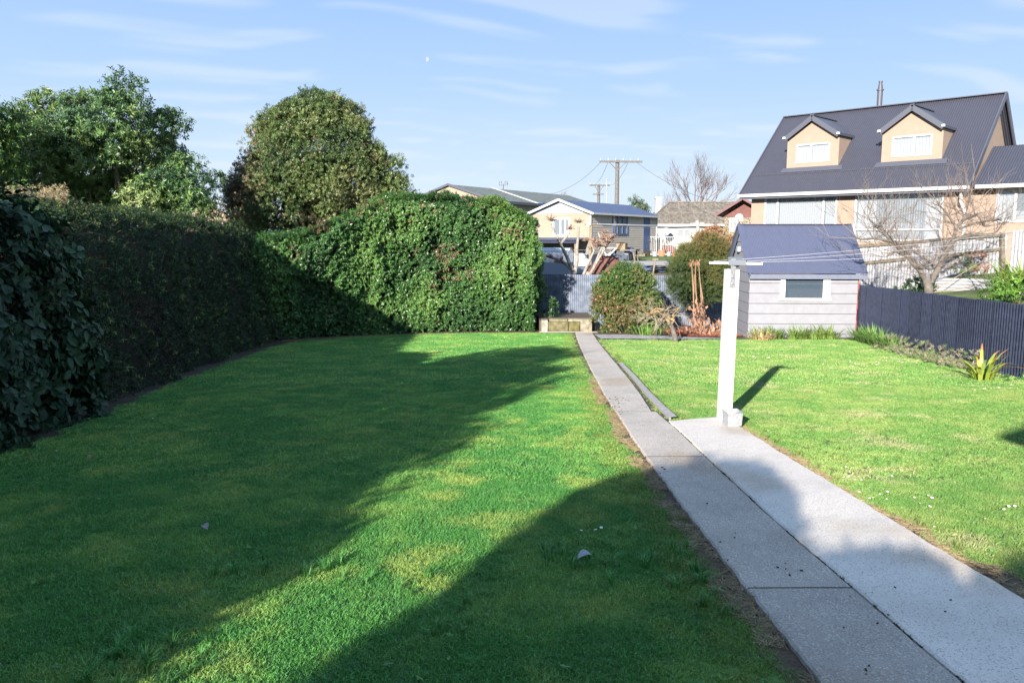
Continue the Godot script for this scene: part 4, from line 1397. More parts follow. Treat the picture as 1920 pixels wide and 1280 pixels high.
func build_house() -> void:
	var turn := -deg_to_rad(44.6)
	var at := P(1388, 366, 36.0)
	var h := thing("yellow_house", "yellow two storey house with a steep charcoal roof and two dormer windows", "house", at, turn)
	var xf := h.transform
	var inv := xf.affine_inverse()
	var on_z := func(px, py, z) -> Vector3: return inv * plane_hit(px, py, xf * Vector3(0, 0, z), xf.basis.z)
	var L := 9.45
	var R := 4.1
	var top := 3.9
	var slope := top / R
	var on_roof := func(px, py) -> Vector3: return inv * plane_hit(px, py, xf * Vector3.ZERO, xf.basis * Vector3(0, 1, slope).normalized())
	var fl := -2.9
	# roof
	var b := MB.new()
	gable_roof(b, 0, L, Vector2(0, 0), Vector2(-R, top), Vector2(-2 * R, 0))
	part(h, "roof", b.mesh(), M.house_roof)
	b = MB.new()
	for k in 126:
		b.box(Vector3(0.03 + k * 0.075, 0.98 * slope + 0.02, -0.98), Vector3(0.035, 0.02, 0.03))
	part(h, "roof_fixings", b.mesh(), M.house_trim).set_meta("kind", "stuff")
	b = MB.new()
	b.bar(Vector3(0, 0.95 * slope + 0.014, -0.95), Vector3(L, 0.95 * slope + 0.014, -0.95), 0.03, 0.012)
	part(h, "roof_lap", b.mesh(), M.house_trim)
	b = MB.new()
	b.bar(Vector3(0, top + 0.02, -R), Vector3(L, top + 0.02, -R), 0.3, 0.04)
	for x in [0.0, L]:
		b.bar(Vector3(x, -0.03, 0.02), Vector3(x, top - 0.03, -R), 0.05, 0.22); b.bar(Vector3(x, -0.03, -2 * R), Vector3(x, top - 0.03, -R), 0.05, 0.22)
	part(h, "flashing", b.mesh(), M.house_trim)
	b = MB.new()
	b.bb(Vector3(-0.05, -0.1, -0.02), Vector3(L, 0.03, 0.12))
	part(h, "gutter", b.mesh(), M.gutter_white)
	b = MB.new()
	b.bb(Vector3(0, -0.19, -0.04), Vector3(L, -0.1, 0.03)); b.bb(Vector3(0, -0.12, -0.5), Vector3(L, -0.105, -0.04))
	part(h, "soffit", b.mesh(), M.house_trim)
	# walls
	var zf := -0.45
	var wt := -0.12
	var w1a: Vector3 = on_z.call(1434, 395, zf)
	var w1b: Vector3 = on_z.call(1570, 395, zf)
	var w2a: Vector3 = on_z.call(1603, 400, zf)
	var w2b: Vector3 = on_z.call(1769, 400, zf)
	var s1: Vector3 = on_z.call(1500, 440, zf)
	var s2: Vector3 = on_z.call(1680, 452, zf)
	b = MB.new()
	var xa := 0.35
	for q in [[xa, w1a.x], [w1b.x, w2a.x], [w2b.x, L - 0.3]]:
		b.bb(Vector3(q[0], fl, zf - 0.18), Vector3(q[1], wt, zf))
	b.bb(Vector3(w1a.x, fl, zf - 0.18), Vector3(w1b.x, s1.y, zf)); b.bb(Vector3(w2a.x, fl, zf - 0.18), Vector3(w2b.x, s2.y, zf))
	for x in [0.35, L - 0.3]:
		b.prism(PackedVector3Array([Vector3(x, fl, zf - 0.18), Vector3(x, wt, zf - 0.18), Vector3(x, top - 0.25, -R), Vector3(x, wt, -2 * R + 0.5), Vector3(x, fl, -2 * R + 0.5)]), Vector3(0.15 if x < 1 else -0.15, 0, 0))
	b.bb(Vector3(xa, fl, -2 * R + 0.5), Vector3(L - 0.3, wt, -2 * R + 0.65))
	part(h, "wall", b.mesh(), M.house_wall)
	b = MB.new()
	b.bb(Vector3(0.5, fl, -3.2), Vector3(L - 0.5, -0.15, -3.1)); b.bb(Vector3(0.5, fl, -3.1), Vector3(L - 0.5, fl + 0.05, zf - 0.2)); b.bb(Vector3(0.5, -0.2, -3.1), Vector3(L - 0.5, -0.15, zf - 0.2))
	part(h, "room", b.mesh(), M.dark_room)
	var m1: Vector3 = on_z.call(1458, 400, zf)
	var m2: Vector3 = on_z.call(1544, 400, zf)
	var w := window(h, w1a.x, w1b.x, s1.y, wt - 0.02, zf, [m1.x, m2.x])
	for q in [[w1a.x, m1.x], [m1.x, m2.x], [m2.x, w1b.x]]: curtain(w, q[0] + 0.05, q[1] - 0.02, s1.y, wt - 0.12, zf - 0.12, 0.1)
	var r2: Vector3 = on_z.call(1680, 430, zf)
	w = window(h, w2a.x, w2b.x, s2.y, wt - 0.02, zf, [], "gutter_white", 0.07, [r2.y])
	# vertical blind slats, each turned a little
	var nsl := 34
	for i in nsl:
		b = MB.new()
		var x := lerpf(w2a.x + 0.1, w2b.x - 0.1, (i + 0.5) / nsl)
		var open := 0.35 if i < 8 or i > 27 else rng.randf_range(0.85, 1.25)
		b.box(Vector3(x, (s2.y + wt) * 0.5, zf - 0.14), Vector3((w2b.x - w2a.x) / nsl * (1.05 if i < 7 or i > 27 else rng.randf_range(0.3, 0.55)), wt - s2.y - 0.1, 0.006), Basis(Vector3.UP, -open + 0.5))
		part(w, "blind_slat", b.mesh(), M.fabric_white)
	# downpipe
	b = MB.new()
	var dpa: Vector3 = on_z.call(1803, 362, -0.1)
	b.tube(PackedVector3Array([dpa, dpa + Vector3(0, -0.3, 0), dpa + Vector3(0.1, -0.7, -0.28), dpa + Vector3(0.1, -2.4, -0.28)]), PackedFloat32Array([0.06, 0.06, 0.06, 0.06]), 8)
	part(h, "downpipe", b.mesh(), M.gutter_white)
	# flue
	b = MB.new()
	var fz := -R - 0.5
	var fb: Vector3 = on_z.call(1649, 204, fz)
	var ft: Vector3 = on_z.call(1651, 152, fz)
	var hf := ft.y - fb.y
	b.tube(PackedVector3Array([Vector3(fb.x, fb.y - 0.6, fz), Vector3(fb.x, fb.y + hf * 0.66, fz), Vector3(fb.x, fb.y + hf * 0.66, fz), Vector3(fb.x, fb.y + hf * 0.7, fz), Vector3(fb.x, fb.y + hf * 0.7, fz), Vector3(fb.x, ft.y - 0.06, fz), Vector3(fb.x, ft.y - 0.06, fz), Vector3(fb.x, ft.y, fz)]), PackedFloat32Array([0.12, 0.12, 0.16, 0.16, 0.12, 0.07, 0.09, 0.09]), 12)
	part(h, "flue", b.mesh(), M.house_trim)
	# dormers
	for q in [[[1475, 316], [1572.6, 311], [1472, 259], [1526, 218], [1493, 266, 1557, 306], 1522], [[1652.6, 305], [1767.5, 299], [1650, 246], [1713, 198.5], [1672, 250, 1750, 295], 1716]]:
		var bl: Vector3 = on_roof.call(q[0][0], q[0][1])
		var br: Vector3 = on_roof.call(q[1][0], q[1][1])
		var z0 := (bl.z + br.z) * 0.5
		var x0: float = on_z.call(q[0][0] + 1, q[0][1] - 20, z0).x
		var x1: float = on_z.call(q[1][0], q[1][1] - 15, z0).x
		var y0 := -z0 * slope
		var ap: Vector3 = on_z.call(q[3][0], q[3][1], z0 + 0.2)
		var ey: float = on_z.call(q[2][0], q[2][1], z0 + 0.2).y
		var exl: float = on_z.call(q[2][0], q[2][1], z0 + 0.2).x
		var xm := (x0 + x1) * 0.5
		var exr := xm + (xm - exl)
		var apy := ap.y
		var wall_ey := ey + (apy - ey) * (x0 - exl) / (xm - exl) - 0.12
		var wa: Vector3 = on_z.call(q[4][0], q[4][3], z0)
		var wb: Vector3 = on_z.call(q[4][2], q[4][1], z0)
		var wc: float = on_z.call(q[5], q[4][1], z0).x
		var dm := MB.new()
		var th := Vector3(0, 0, -0.12)
		dm.prism(PackedVector3Array([Vector3(x0, y0 - 0.05, z0), Vector3(wa.x, y0 - 0.05, z0), Vector3(wa.x, wall_ey, z0), Vector3(x0, wall_ey, z0)]), th)
		dm.prism(PackedVector3Array([Vector3(wb.x, y0 - 0.05, z0), Vector3(x1, y0 - 0.05, z0), Vector3(x1, wall_ey, z0), Vector3(wb.x, wall_ey, z0)]), th)
		dm.prism(PackedVector3Array([Vector3(wa.x, y0 - 0.05, z0), Vector3(wb.x, y0 - 0.05, z0), Vector3(wb.x, wa.y, z0), Vector3(wa.x, wa.y, z0)]), th)
		if wb.y < wall_ey: dm.prism(PackedVector3Array([Vector3(wa.x, wb.y, z0), Vector3(wb.x, wb.y, z0), Vector3(wb.x, wall_ey, z0), Vector3(wa.x, wall_ey, z0)]), th)
		dm.prism(PackedVector3Array([Vector3(x0, wall_ey, z0), Vector3(x1, wall_ey, z0), Vector3(xm, apy - 0.14, z0)]), th)
		for sx in [[x0, 0.1], [x1, -0.1]]:
			dm.prism(PackedVector3Array([Vector3(sx[0], y0 - 0.05, z0 - 0.12), Vector3(sx[0], wall_ey, z0 - 0.12), Vector3(sx[0], wall_ey, -wall_ey / slope)]), Vector3(sx[1], 0, 0))
		var dn := part(h, "dormer", dm.mesh(), M.house_wall)
		dm = MB.new()
		dm.prism(PackedVector3Array([Vector3(x0 - 0.15, y0 + 0.03, z0 + 0.02), Vector3(x1 + 0.2, y0 + 0.03, z0 + 0.02), Vector3(x1 + 0.25, y0 - 0.2 * slope + 0.03, z0 + 0.22), Vector3(x0 - 0.2, y0 - 0.2 * slope + 0.03, z0 + 0.22)]), Vector3(0, -0.015, 0))
		part(dn, "apron_flashing", dm.mesh(), M.house_trim)
		dm = MB.new()
		var bk := Vector3(0, 0, 0)
		for sgn in [0, 1]:
			var ex: float = exl if sgn == 0 else exr
			var e_f := Vector3(ex, ey, z0 + 0.2)
			var r_f := Vector3(xm, apy, z0 + 0.2)
			var e_b := Vector3(ex, ey, -ey / slope - 0.05)
			var r_b := Vector3(xm, apy, -apy / slope - 0.05)
			var lift := Vector3(0, 0.05, 0)
			dm.quad(e_f + lift, r_f + lift, r_b + lift, e_b + lift)
			dm.quad(e_f, e_b, r_b, r_f)
			dm.bar(e_f + Vector3(0, -0.05, 0.02), r_f + Vector3(0, -0.05, 0.02), 0.04, 0.2)
			dm.bar(e_f + Vector3(0, -0.02, 0.02), e_b + Vector3(0, -0.02, 0), 0.1, 0.1)
		dm.bar(Vector3(xm, apy + 0.06, z0 + 0.25), Vector3(xm, apy + 0.06, -apy / slope), 0.18, 0.04)
		part(dn, "dormer_roof", dm.mesh(), M.house_trim)
		for ex in [exl, exr]:
			dm = MB.new()
			dm.box(Vector3(ex, ey + 0.0, z0 + 0.27), Vector3(0.12, 0.09, 0.08))
			part(dn, "gutter_end", dm.mesh(), M.gutter_white)
		dm = MB.new()
		dm.bb(Vector3(x0 + 0.15, y0, z0 - 1.0), Vector3(x1 - 0.15, wall_ey, z0 - 0.95))
		part(dn, "inner_room", dm.mesh(), M.dark_room)
		var win := window(dn, wa.x, wb.x, wa.y, wb.y, z0, [wc], "gutter_white", 0.06)
		for k in 2:
			var ca: float = [wa.x + 0.04, wc + 0.03][k]
			var cb: float = [wc - 0.03, wb.x - 0.04][k]
			curtain(win, ca, cb, wa.y + 0.03, wb.y - 0.03, z0 - 0.1, 0.13)
	# lower wing
	var wx0 := L + 0.1
	var wx1 := L + 6.5
	b = MB.new()
	gable_roof(b, wx0, wx1, Vector2(0.05, 0), Vector2(-2.3, 1.62), Vector2(-5.0, 0))
	part(h, "wing_roof", b.mesh(), M.house_roof)
	b = MB.new()
	b.bb(Vector3(wx0 + 0.1, -0.1, 0.02), Vector3(wx1, 0.03, 0.15))
	part(h, "wing_gutter", b.mesh(), M.gutter_white)
	var v1: Vector3 = on_z.call(1868, 390, zf)
	b = MB.new()
	b.bb(Vector3(L - 0.3, fl, zf - 0.18), Vector3(v1.x, wt, zf)); b.bb(Vector3(v1.x, fl, zf - 0.18), Vector3(v1.x + 2.6, -1.35, zf)); b.bb(Vector3(v1.x + 2.6, fl, zf - 0.18), Vector3(wx1 - 0.2, wt, zf))
	b.bb(Vector3(L - 0.3, -0.13, -4.5), Vector3(wx1 - 0.2, -0.11, 0.02))
	part(h, "wing_wall", b.mesh(), M.house_wall)
	var v2: Vector3 = on_z.call(1904, 390, zf)
	w = window(h, v1.x, v1.x + 2.6, -1.35, wt - 0.02, zf, [v2.x], "gutter_white", 0.08)
	curtain(w, v1.x + 0.05, v2.x - 0.1, -1.3, wt - 0.1, zf - 0.14, 0.14)
	b = MB.new()
	b.bb(Vector3(v1.x - 0.1, fl, -2.2), Vector3(wx1 - 0.3, -0.12, -2.1))
	part(h, "wing_room", b.mesh(), M.dark_room)
	var drop := Vector3(0, 0, 0)
	h.set_meta("label", "yellow two storey house with a steep charcoal roof and two dormer windows")
# ------------------------------------------------------------------ buildings behind
func build_far() -> void:
	var turn := -deg_to_rad(32.0)
	# small cream garage: origin at the near eave corner; local -x is the gable front, -z the side
	var at := P(1108, 398, 40.0)
	var h := thing("cream_garage", "cream and grey weatherboard garage with a low blue gabled roof", "garage", at, turn)
	var W := 3.5
	var L := 9.0
	var fl := -2.45
	var b := MB.new()
	# gable front in cream with a window opening
	var wx := [-2.2, -1.2]
	var wy := [-1.18, -0.28]
	b.laps(Vector3(-W, fl, 0), Vector3(W, 0, 0), wy[0] - fl, 0.13, Vector3.BACK)
	b.laps(Vector3(-W, wy[0], 0), Vector3(wx[0] + W, 0, 0), wy[1] - wy[0], 0.13, Vector3.BACK)
	b.laps(Vector3(wx[1], wy[0], 0), Vector3(-wx[1], 0, 0), wy[1] - wy[0], 0.13, Vector3.BACK)
	b.laps(Vector3(-W, wy[1], 0), Vector3(W, 0, 0), -wy[1] - 0.02, 0.13, Vector3.BACK)
	var sd := part(h, "front_siding", b.mesh(), M.cream_board)
	sd.set_meta("kind", "stuff")
	b = MB.new()
	for i in 9:
		var xa := -W + W * i / 9.0
		var xb := -W + W * (i + 1) / 9.0 - 0.012
		var ya := 0.62 * (1 - absf(xa + W / 2) / (W / 2))
		var yb := 0.62 * (1 - absf(xb + W / 2) / (W / 2))
		var pm := PackedVector3Array([Vector3(xa, -0.03, 0.03), Vector3(xb, -0.03, 0.03), Vector3(xb, maxf(yb, -0.02), 0.03), Vector3(xa, maxf(ya, -0.02), 0.03)])
		b.prism(pm, Vector3(0, 0, -0.02))
	part(h, "gable_panel", b.mesh(), M.panel_grey)
	# side wall with window and door openings
	b = MB.new()
	var sw := [-4.6, -2.6]
	var door := [-7.9, -6.95]
	var back := Vector3(0, 0, -1)
	b.laps(Vector3(0, fl, 0), Vector3(0, 0, sw[1]), -fl - 0.05, 0.13, Vector3.RIGHT)
	b.laps(Vector3(0, fl, sw[1]), Vector3(0, 0, sw[0] - sw[1]), 1.3, 0.13, Vector3.RIGHT)
	b.laps(Vector3(0, fl, sw[0]), Vector3(0, 0, door[1] - sw[0]), -fl - 0.05, 0.13, Vector3.RIGHT)
	b.laps(Vector3(0, fl, door[0]), Vector3(0, 0, -L - door[0]), -fl - 0.05, 0.13, Vector3.RIGHT)
	sd = part(h, "side_siding", b.mesh(), M.grey_board)
	sd.set_meta("kind", "stuff")
	b = MB.new()
	gable_roof(b, 0, 1, Vector2(0, 0), Vector2(0, 0.01), Vector2(0, 0.02))
	b = MB.new()
	for s in [[0.18, 1.0], [-W - 0.18, -1.0]]:
		var e := Vector3(s[0], -0.03, 0.25)
		b.quad(e, e + Vector3(0, 0, -L - 0.4), Vector3(-W / 2, 0.68, -L - 0.15), Vector3(-W / 2, 0.68, 0.25))
		b.quad(e - Vector3(0, 0.03, 0), Vector3(-W / 2, 0.65, 0.25), Vector3(-W / 2, 0.65, -L - 0.15), e + Vector3(0, -0.03, -L - 0.4))
	part(h, "roof", b.mesh(), M.blue_roof)
	b = MB.new()
	b.bar(Vector3(0.2, -0.05, 0.27), Vector3(-W / 2, 0.67, 0.27), 0.04, 0.12); b.bar(Vector3(-W - 0.2, -0.05, 0.27), Vector3(-W / 2, 0.67, 0.27), 0.04, 0.12)
	b.bar(Vector3(0.22, -0.06, 0.25), Vector3(0.22, -0.06, -L - 0.15), 0.1, 0.1)
	part(h, "gutter", b.mesh(), M.gutter_white)
	window(h, wx[0], wx[1], wy[0], wy[1], 0.0, [-1.75, -1.48], "white_paint", 0.06)
	b = MB.new()
	b.bb(Vector3(-W + 0.05, fl, -1.6), Vector3(-0.06, -0.1, -1.55)); b.quad(Vector3(-0.03, fl, -L), Vector3(-0.03, fl, -1.6), Vector3(-0.03, -0.1, -1.6), Vector3(-0.03, -0.1, -L)); b.bb(Vector3(-W, fl, -L), Vector3(-W + 0.03, -0.05, 0))
	part(h, "inside", b.mesh(), M.dark_room)
	b = MB.new()
	b.bb(Vector3(-0.01, fl + 1.3, sw[0]), Vector3(0.05, -0.05, sw[0] + 0.08)); b.bb(Vector3(-0.01, fl + 1.3, sw[1] - 0.08), Vector3(0.05, -0.05, sw[1])); b.bb(Vector3(-0.01, fl + 1.3, sw[0] + 0.08), Vector3(0.05, fl + 1.38, sw[1] - 0.08))
	for z in [-3.27, -3.93]: b.bb(Vector3(-0.01, fl + 1.38, z - 0.03), Vector3(0.04, -0.05, z + 0.03))
	var sf := part(h, "side_window", b.mesh(), M.blue_paint)
	b = MB.new()
	b.bb(Vector3(0.0, fl + 1.32, sw[0] + 0.02), Vector3(0.008, -0.06, sw[1] - 0.02))
	part(sf, "pane", b.mesh(), M.glass)
	b = MB.new()
	b.bb(Vector3(-0.02, fl, door[0]), Vector3(0.02, -0.1, door[1]))
	var dr := part(h, "door", b.mesh(), M.blue_paint)
	b = MB.new()
	b.box(Vector3(0.05, fl + 1.0, door[0] + 0.1), Vector3(0.06, 0.04, 0.12))
	part(dr, "handle", b.mesh(), M.dark_steel)
	b = MB.new()
	b.bb(Vector3(0.01, fl, -L - 0.03), Vector3(0.06, -0.06, -L + 0.08))
	part(h, "corner_trim", b.mesh(), M.gutter_white)
	b = MB.new()
	b.bb(Vector3(-0.03, fl, -0.06), Vector3(0.03, -0.04, 0.035))
	part(h, "corner_trim", b.mesh(), M.gutter_white)
	# lean-to in front of the garage
	var lt := thing("lean_to", "open dark lean to shelter with a blue iron edge against the cream garage", "shelter", xform(h, Vector3(-3.3, fl, 0.9)), turn)
	b = MB.new()
	b.corr(Vector3(-0.6, 1.05, 0.7), Vector3(3.9, 0, 0), Vector3(0, 0.12, -1.5), 0.1, 0.012)
	part(lt, "roof", b.mesh(), M.blue_roof)
	b = MB.new()
	b.bb(Vector3(-0.6, 0.9, 0.66), Vector3(3.3, 1.02, 0.7))
	part(lt, "fascia", b.mesh(), M.blue_iron)
	for x in [-0.5, 0.9, 3.2]:
		b = MB.new()
		b.bb(Vector3(x - 0.05, -0.6, 0.5), Vector3(x + 0.05, 0.95, 0.6))
		part(lt, "post", b.mesh(), M.pale_timber)
	b = MB.new()
	b.bb(Vector3(-0.6, -0.6, -0.85), Vector3(3.3, 1.1, -0.82))
	part(lt, "back_wall", b.mesh(), M.dark_room)
	b = MB.new()
	b.laps(Vector3(-0.6, -0.6, 0.45), Vector3(1.25, 0, 0), 1.5, 0.16, Vector3.BACK)
	part(lt, "side_boards", b.mesh(), M.grey_board)
	# firewood
	var fw := thing("firewood_pile", "dark brown firewood stacked under the lean to shelter", "firewood", xform(lt, Vector3(1.7, -0.3, 0.0)), turn)
	for i in 34:
		b = MB.new()
		var q := Vector3(rng.randf_range(-0.7, 0.75), 0.06 + 0.12 * (i % 6), rng.randf_range(0.1, 0.35))
		var tn := rng.randf_range(0.6, 1.3)
		b.col = Color(0.16, 0.085, 0.05) * tn
		b.tube(PackedVector3Array([q, q + Vector3(rng.randf_range(-0.03, 0.03), 0, 0.3)]), PackedFloat32Array([0.075, 0.07]), 6)
		part(fw, "log", b.mesh(), M.twig)
	# big workshop
	at = P(932, 378, 50.0)
	h = thing("tan_workshop", "large cream workshop with a shallow olive roof behind the laurel hedge", "workshop", at, turn)
	W = 7.5
	L = 17.0
	b = MB.new()
	b.prism(PackedVector3Array([Vector3(-W, -3.6, 0), Vector3(0, -3.6, 0), Vector3(0, 0, 0), Vector3(-W / 2, 1.12, 0), Vector3(-W, 0, 0)]), Vector3(0, 0, -0.1))
	b.bb(Vector3(-0.1, -3.6, -L), Vector3(0, 0, -0.1)); b.bb(Vector3(-W, -3.6, -L), Vector3(-W + 0.1, 0, -0.1))
	part(h, "wall", b.mesh(), M.cream_board)
	b = MB.new()
	b.corr(Vector3(0.15, 0.0, 0.15), Vector3(0, 0, -L), Vector3(-W / 2 - 0.15, 1.2, 0), 0.2, 0.015)
	b.corr(Vector3(-W - 0.15, 0.0, -L), Vector3(0, 0, L + 0.15), Vector3(W / 2 + 0.15, 1.2, 0), 0.2, 0.015)
	part(h, "roof", b.mesh(), M.olive_roof)
	b = MB.new()
	b.bar(Vector3(0.2, 0.0, 0.18), Vector3(-W / 2, 1.2, 0.18), 0.05, 0.14); b.bar(Vector3(-W - 0.2, 0.0, 0.18), Vector3(-W / 2, 1.2, 0.18), 0.05, 0.14)
	b.bar(Vector3(0.2, -0.03, 0.15), Vector3(0.2, -0.03, -5.3), 0.16, 0.18)
	part(h, "fascia", b.mesh(), M.house_trim)
	b = MB.new()
	b.bar(Vector3(0.1, 0.06, -5.2), Vector3(-W / 2, 1.26, -5.2), 0.28, 0.04)
	part(h, "roof_strip", b.mesh(), M.gutter_white)
	b = MB.new()
	b.bb(Vector3(-0.3, -0.55, -L), Vector3(0.25, 0.12, -5.4))
	part(h, "blue_wall", b.mesh(), M.blue_paint)
	b = MB.new()
	var an := Vector3(-W / 2, 1.22, -6.6)
	b.bar(an, an + Vector3(0, 0.4, 0), 0.05, 0.05, Vector3.BACK); b.bar(an + Vector3(-0.35, 0.4, 0.1), an + Vector3(0.35, 0.4, -0.1), 0.05, 0.05)
	for x in [-0.33, -0.15, 0.15, 0.33]: b.bar(an + Vector3(x, 0.25, 0), an + Vector3(x, 0.58, 0), 0.035, 0.035, Vector3.BACK)
	part(h, "antenna", b.mesh(), M.dark_steel)
	# bungalow with a tiled hip roof
	at = P(1217, 421, 56.0)
	h = thing("white_bungalow", "white bungalow with a brown tiled hip roof and pale chimney", "house", at)
	b = MB.new()
	b.bb(Vector3(0, -2.6, -6), Vector3(6.6, 0, 0))
	part(h, "wall", b.mesh(), M.stucco_white)
	b = MB.new()
	b.bb(Vector3(-0.02, -2.7, 0.0), Vector3(6.62, -1.45, 0.04))
	part(h, "plinth", b.mesh(), M.brown_board)
	b = MB.new()
	var rows := 12
	for i in rows:
		var u := float(i) / rows
		var v := float(i + 1) / rows
		var xl0 := lerpf(-0.3, 1.85, u)
		var xl1 := lerpf(-0.3, 1.85, v)
		var y0 := 1.62 * u
		var y1 := 1.62 * v
		var z0 := lerpf(0.3, -2.0, u)
		var z1 := lerpf(0.3, -2.0, v)
		var x := xl0
		while x < 7.2:
			var x2 := x + 0.3
			var tn := rng.randf_range(0.7, 1.25)
			b.col = Color(tn, tn * 0.98, tn * 0.95)
			b.quad(Vector3(x, y0 + 0.05, z0), Vector3(x2 - 0.02, y0 + 0.05, z0), Vector3(x2 - 0.02, y1 + 0.02, z1), Vector3(maxf(x, xl1), y1 + 0.02, z1))
			b.quad(Vector3(x, y0 - 0.01, z0), Vector3(x2 - 0.02, y0 - 0.01, z0), Vector3(x2 - 0.02, y0 + 0.05, z0), Vector3(x, y0 + 0.05, z0))
			x = x2
	b.col = Color.WHITE
	b.tri(Vector3(-0.3, 0.0, -6.3), Vector3(-0.3, 0.0, 0.3), Vector3(1.85, 1.62, -2.0))
	b.quad(Vector3(-0.3, 0, 0.28), Vector3(7.2, 0, 0.28), Vector3(7.2, 1.62, -2.02), Vector3(1.85, 1.62, -2.02))
	b.quad(Vector3(7.2, 0, -6.3), Vector3(-0.3, 0, -6.3), Vector3(1.85, 1.62, -2.0), Vector3(7.2, 1.62, -2.0))
	b.bar(Vector3(-0.3, 0.06, 0.3), Vector3(1.85, 1.68, -2.0), 0.14, 0.08); b.bar(Vector3(1.85, 1.68, -2.0), Vector3(7.2, 1.68, -2.0), 0.16, 0.1)
	var rf := part(h, "roof", b.mesh(), M.tile_roof)
	b = MB.new()
	b.bb(Vector3(0.85, -0.1, -2.6), Vector3(1.25, 2.0, -2.2)); b.bb(Vector3(0.81, 1.93, -2.64), Vector3(1.29, 2.05, -2.16))
	part(rf, "chimney", b.mesh(), M.stucco_white)
	b = MB.new()
	b.bb(Vector3(-0.35, -0.12, 0.3), Vector3(7.2, 0.03, 0.4))
	part(h, "gutter", b.mesh(), M.gutter_white)
	for q in [[2.0, 3.05, -1.05, -0.3], [3.35, 4.0, -1.05, -0.35], [0.2, 0.55, -1.1, -0.4], [4.3, 5.4, -1.0, -0.35]]:
		var wd := window(h, q[0], q[1], q[2], q[3], 0.045, [(q[0] + q[1]) * 0.5], "gutter_white", 0.08)
		b = MB.new()
		b.bb(Vector3(q[0] + 0.04, q[2] + 0.04, 0.003), Vector3(q[1] - 0.04, q[3] - 0.04, 0.01))
		part(wd, "dark_inside", b.mesh(), M.dark_room)
	# satellite dish
	var ds := thing("satellite_dish", "grey satellite dish fixed to the white bungalow wall", "dish", P(1249, 434, 55.0))
	dish(ds, 0.3, "panel_grey")
	# brown gabled house
	at = P(1342, 404, 47.0)
	h = thing("brown_gable_house", "brown gabled house with pale stone walls beside the yellow house", "house", at, -0.35)
	b = MB.new()
	b.bb(Vector3(0.5, -2.4, -6), Vector3(3.6, -0.1, -0.4))
	part(h, "stone_wall", b.mesh(), M.stone_wall)
	b = MB.new()
	b.prism(PackedVector3Array([Vector3(0.35, -0.1, -0.38), Vector3(3.6, -0.1, -0.38), Vector3(3.6, 0.15, -0.38), Vector3(1.6, 0.85, -0.38), Vector3(0.4, -0.02, -0.38)]), Vector3(0, 0, -0.1))
	part(h, "gable_board", b.mesh(), M.brown_board)
	b = MB.new()
	for q in [[0.0, 0.0], [3.2, 0.0]]:
		var e := Vector3(q[0], 0.0, 0.3)
		var r := Vector3(1.55, 0.98, 0.3)
		var d := Vector3(0, 0, -6.5)
		b.quad(e, r, r + d, e + d); b.quad(e + Vector3(0, 0.06, 0), e + d + Vector3(0, 0.06, 0), r + d + Vector3(0, 0.06, 0), r + Vector3(0, 0.06, 0))
		b.bar(e + Vector3(0, 0, 0.02), r + Vector3(0, 0, 0.02), 0.05, 0.14)
	part(h, "roof", b.mesh(), M.brown_roof)
	window(h, 0.8, 1.25, -1.2, -0.15, -0.36, [1.02], "gutter_white", 0.04)
	ds = thing("roof_dish", "pale round satellite dish standing behind the shed ridge", "dish", P(1386, 408, 41.0))
	dish(ds, 0.22, "stucco_white")
	# orange gable seen between the trees
	at = P(425, 405, 44.0)
	h = thing("orange_house", "orange gabled house end seen between the two big trees", "house", at)
	b = MB.new()
	b.prism(PackedVector3Array([Vector3(-3.5, -2.0, 0), Vector3(0.3, -2.0, 0), Vector3(0.3, -0.1, 0), Vector3(-0.8, 0.6, 0), Vector3(-3.5, 0.8, 0)]), Vector3(0, 0, -4))
	part(h, "wall", b.mesh(), M.house_wall)
	b = MB.new()
	b.prism(PackedVector3Array([Vector3(-1.0, 0.72, 0.3), Vector3(0.6, -0.2, 0.3), Vector3(0.7, 0.1, 0.3), Vector3(-0.2, 1.0, 0.3)]), Vector3(0, 0, -4.5))
	part(h, "roof", b.mesh(), M.panel_grey)

func xform(n: Node3D, p: Vector3) -> Vector3:
	return n.transform * p

func dish(n: Node3D, r: float, m: String) -> void:
	var b := MB.new()
	var ax := Vector3(-0.45, 0.25, 0.85).normalized()
	var u := ax.cross(Vector3.UP).normalized()
	var w := u.cross(ax)
	for k in 14:
		var a := TAU * k / 14
		var e := TAU * (k + 1) / 14
		var p := u * cos(a) + w * sin(a)
		var q := u * cos(e) + w * sin(e)
		b.tri(-ax * r * 0.2, p * r * 0.6 - ax * r * 0.12, q * r * 0.6 - ax * r * 0.12)
		b.quad(p * r * 0.6 - ax * r * 0.12, p * r, q * r, q * r * 0.6 - ax * r * 0.12)
		b.quad(p * r, q * r, q * r * 0.97 - ax * 0.03, p * r * 0.97 - ax * 0.03)
	part(n, "reflector", b.mesh(), M[m])
	b = MB.new()
	b.bar(-ax * r * 0.2, -ax * r - Vector3(0, r * 1.4, 0), 0.05, 0.05); b.bar(-w * r * 0.9, ax * r * 0.9 - w * r * 0.4, 0.025, 0.025)
	part(n, "arm", b.mesh(), M.dark_steel)

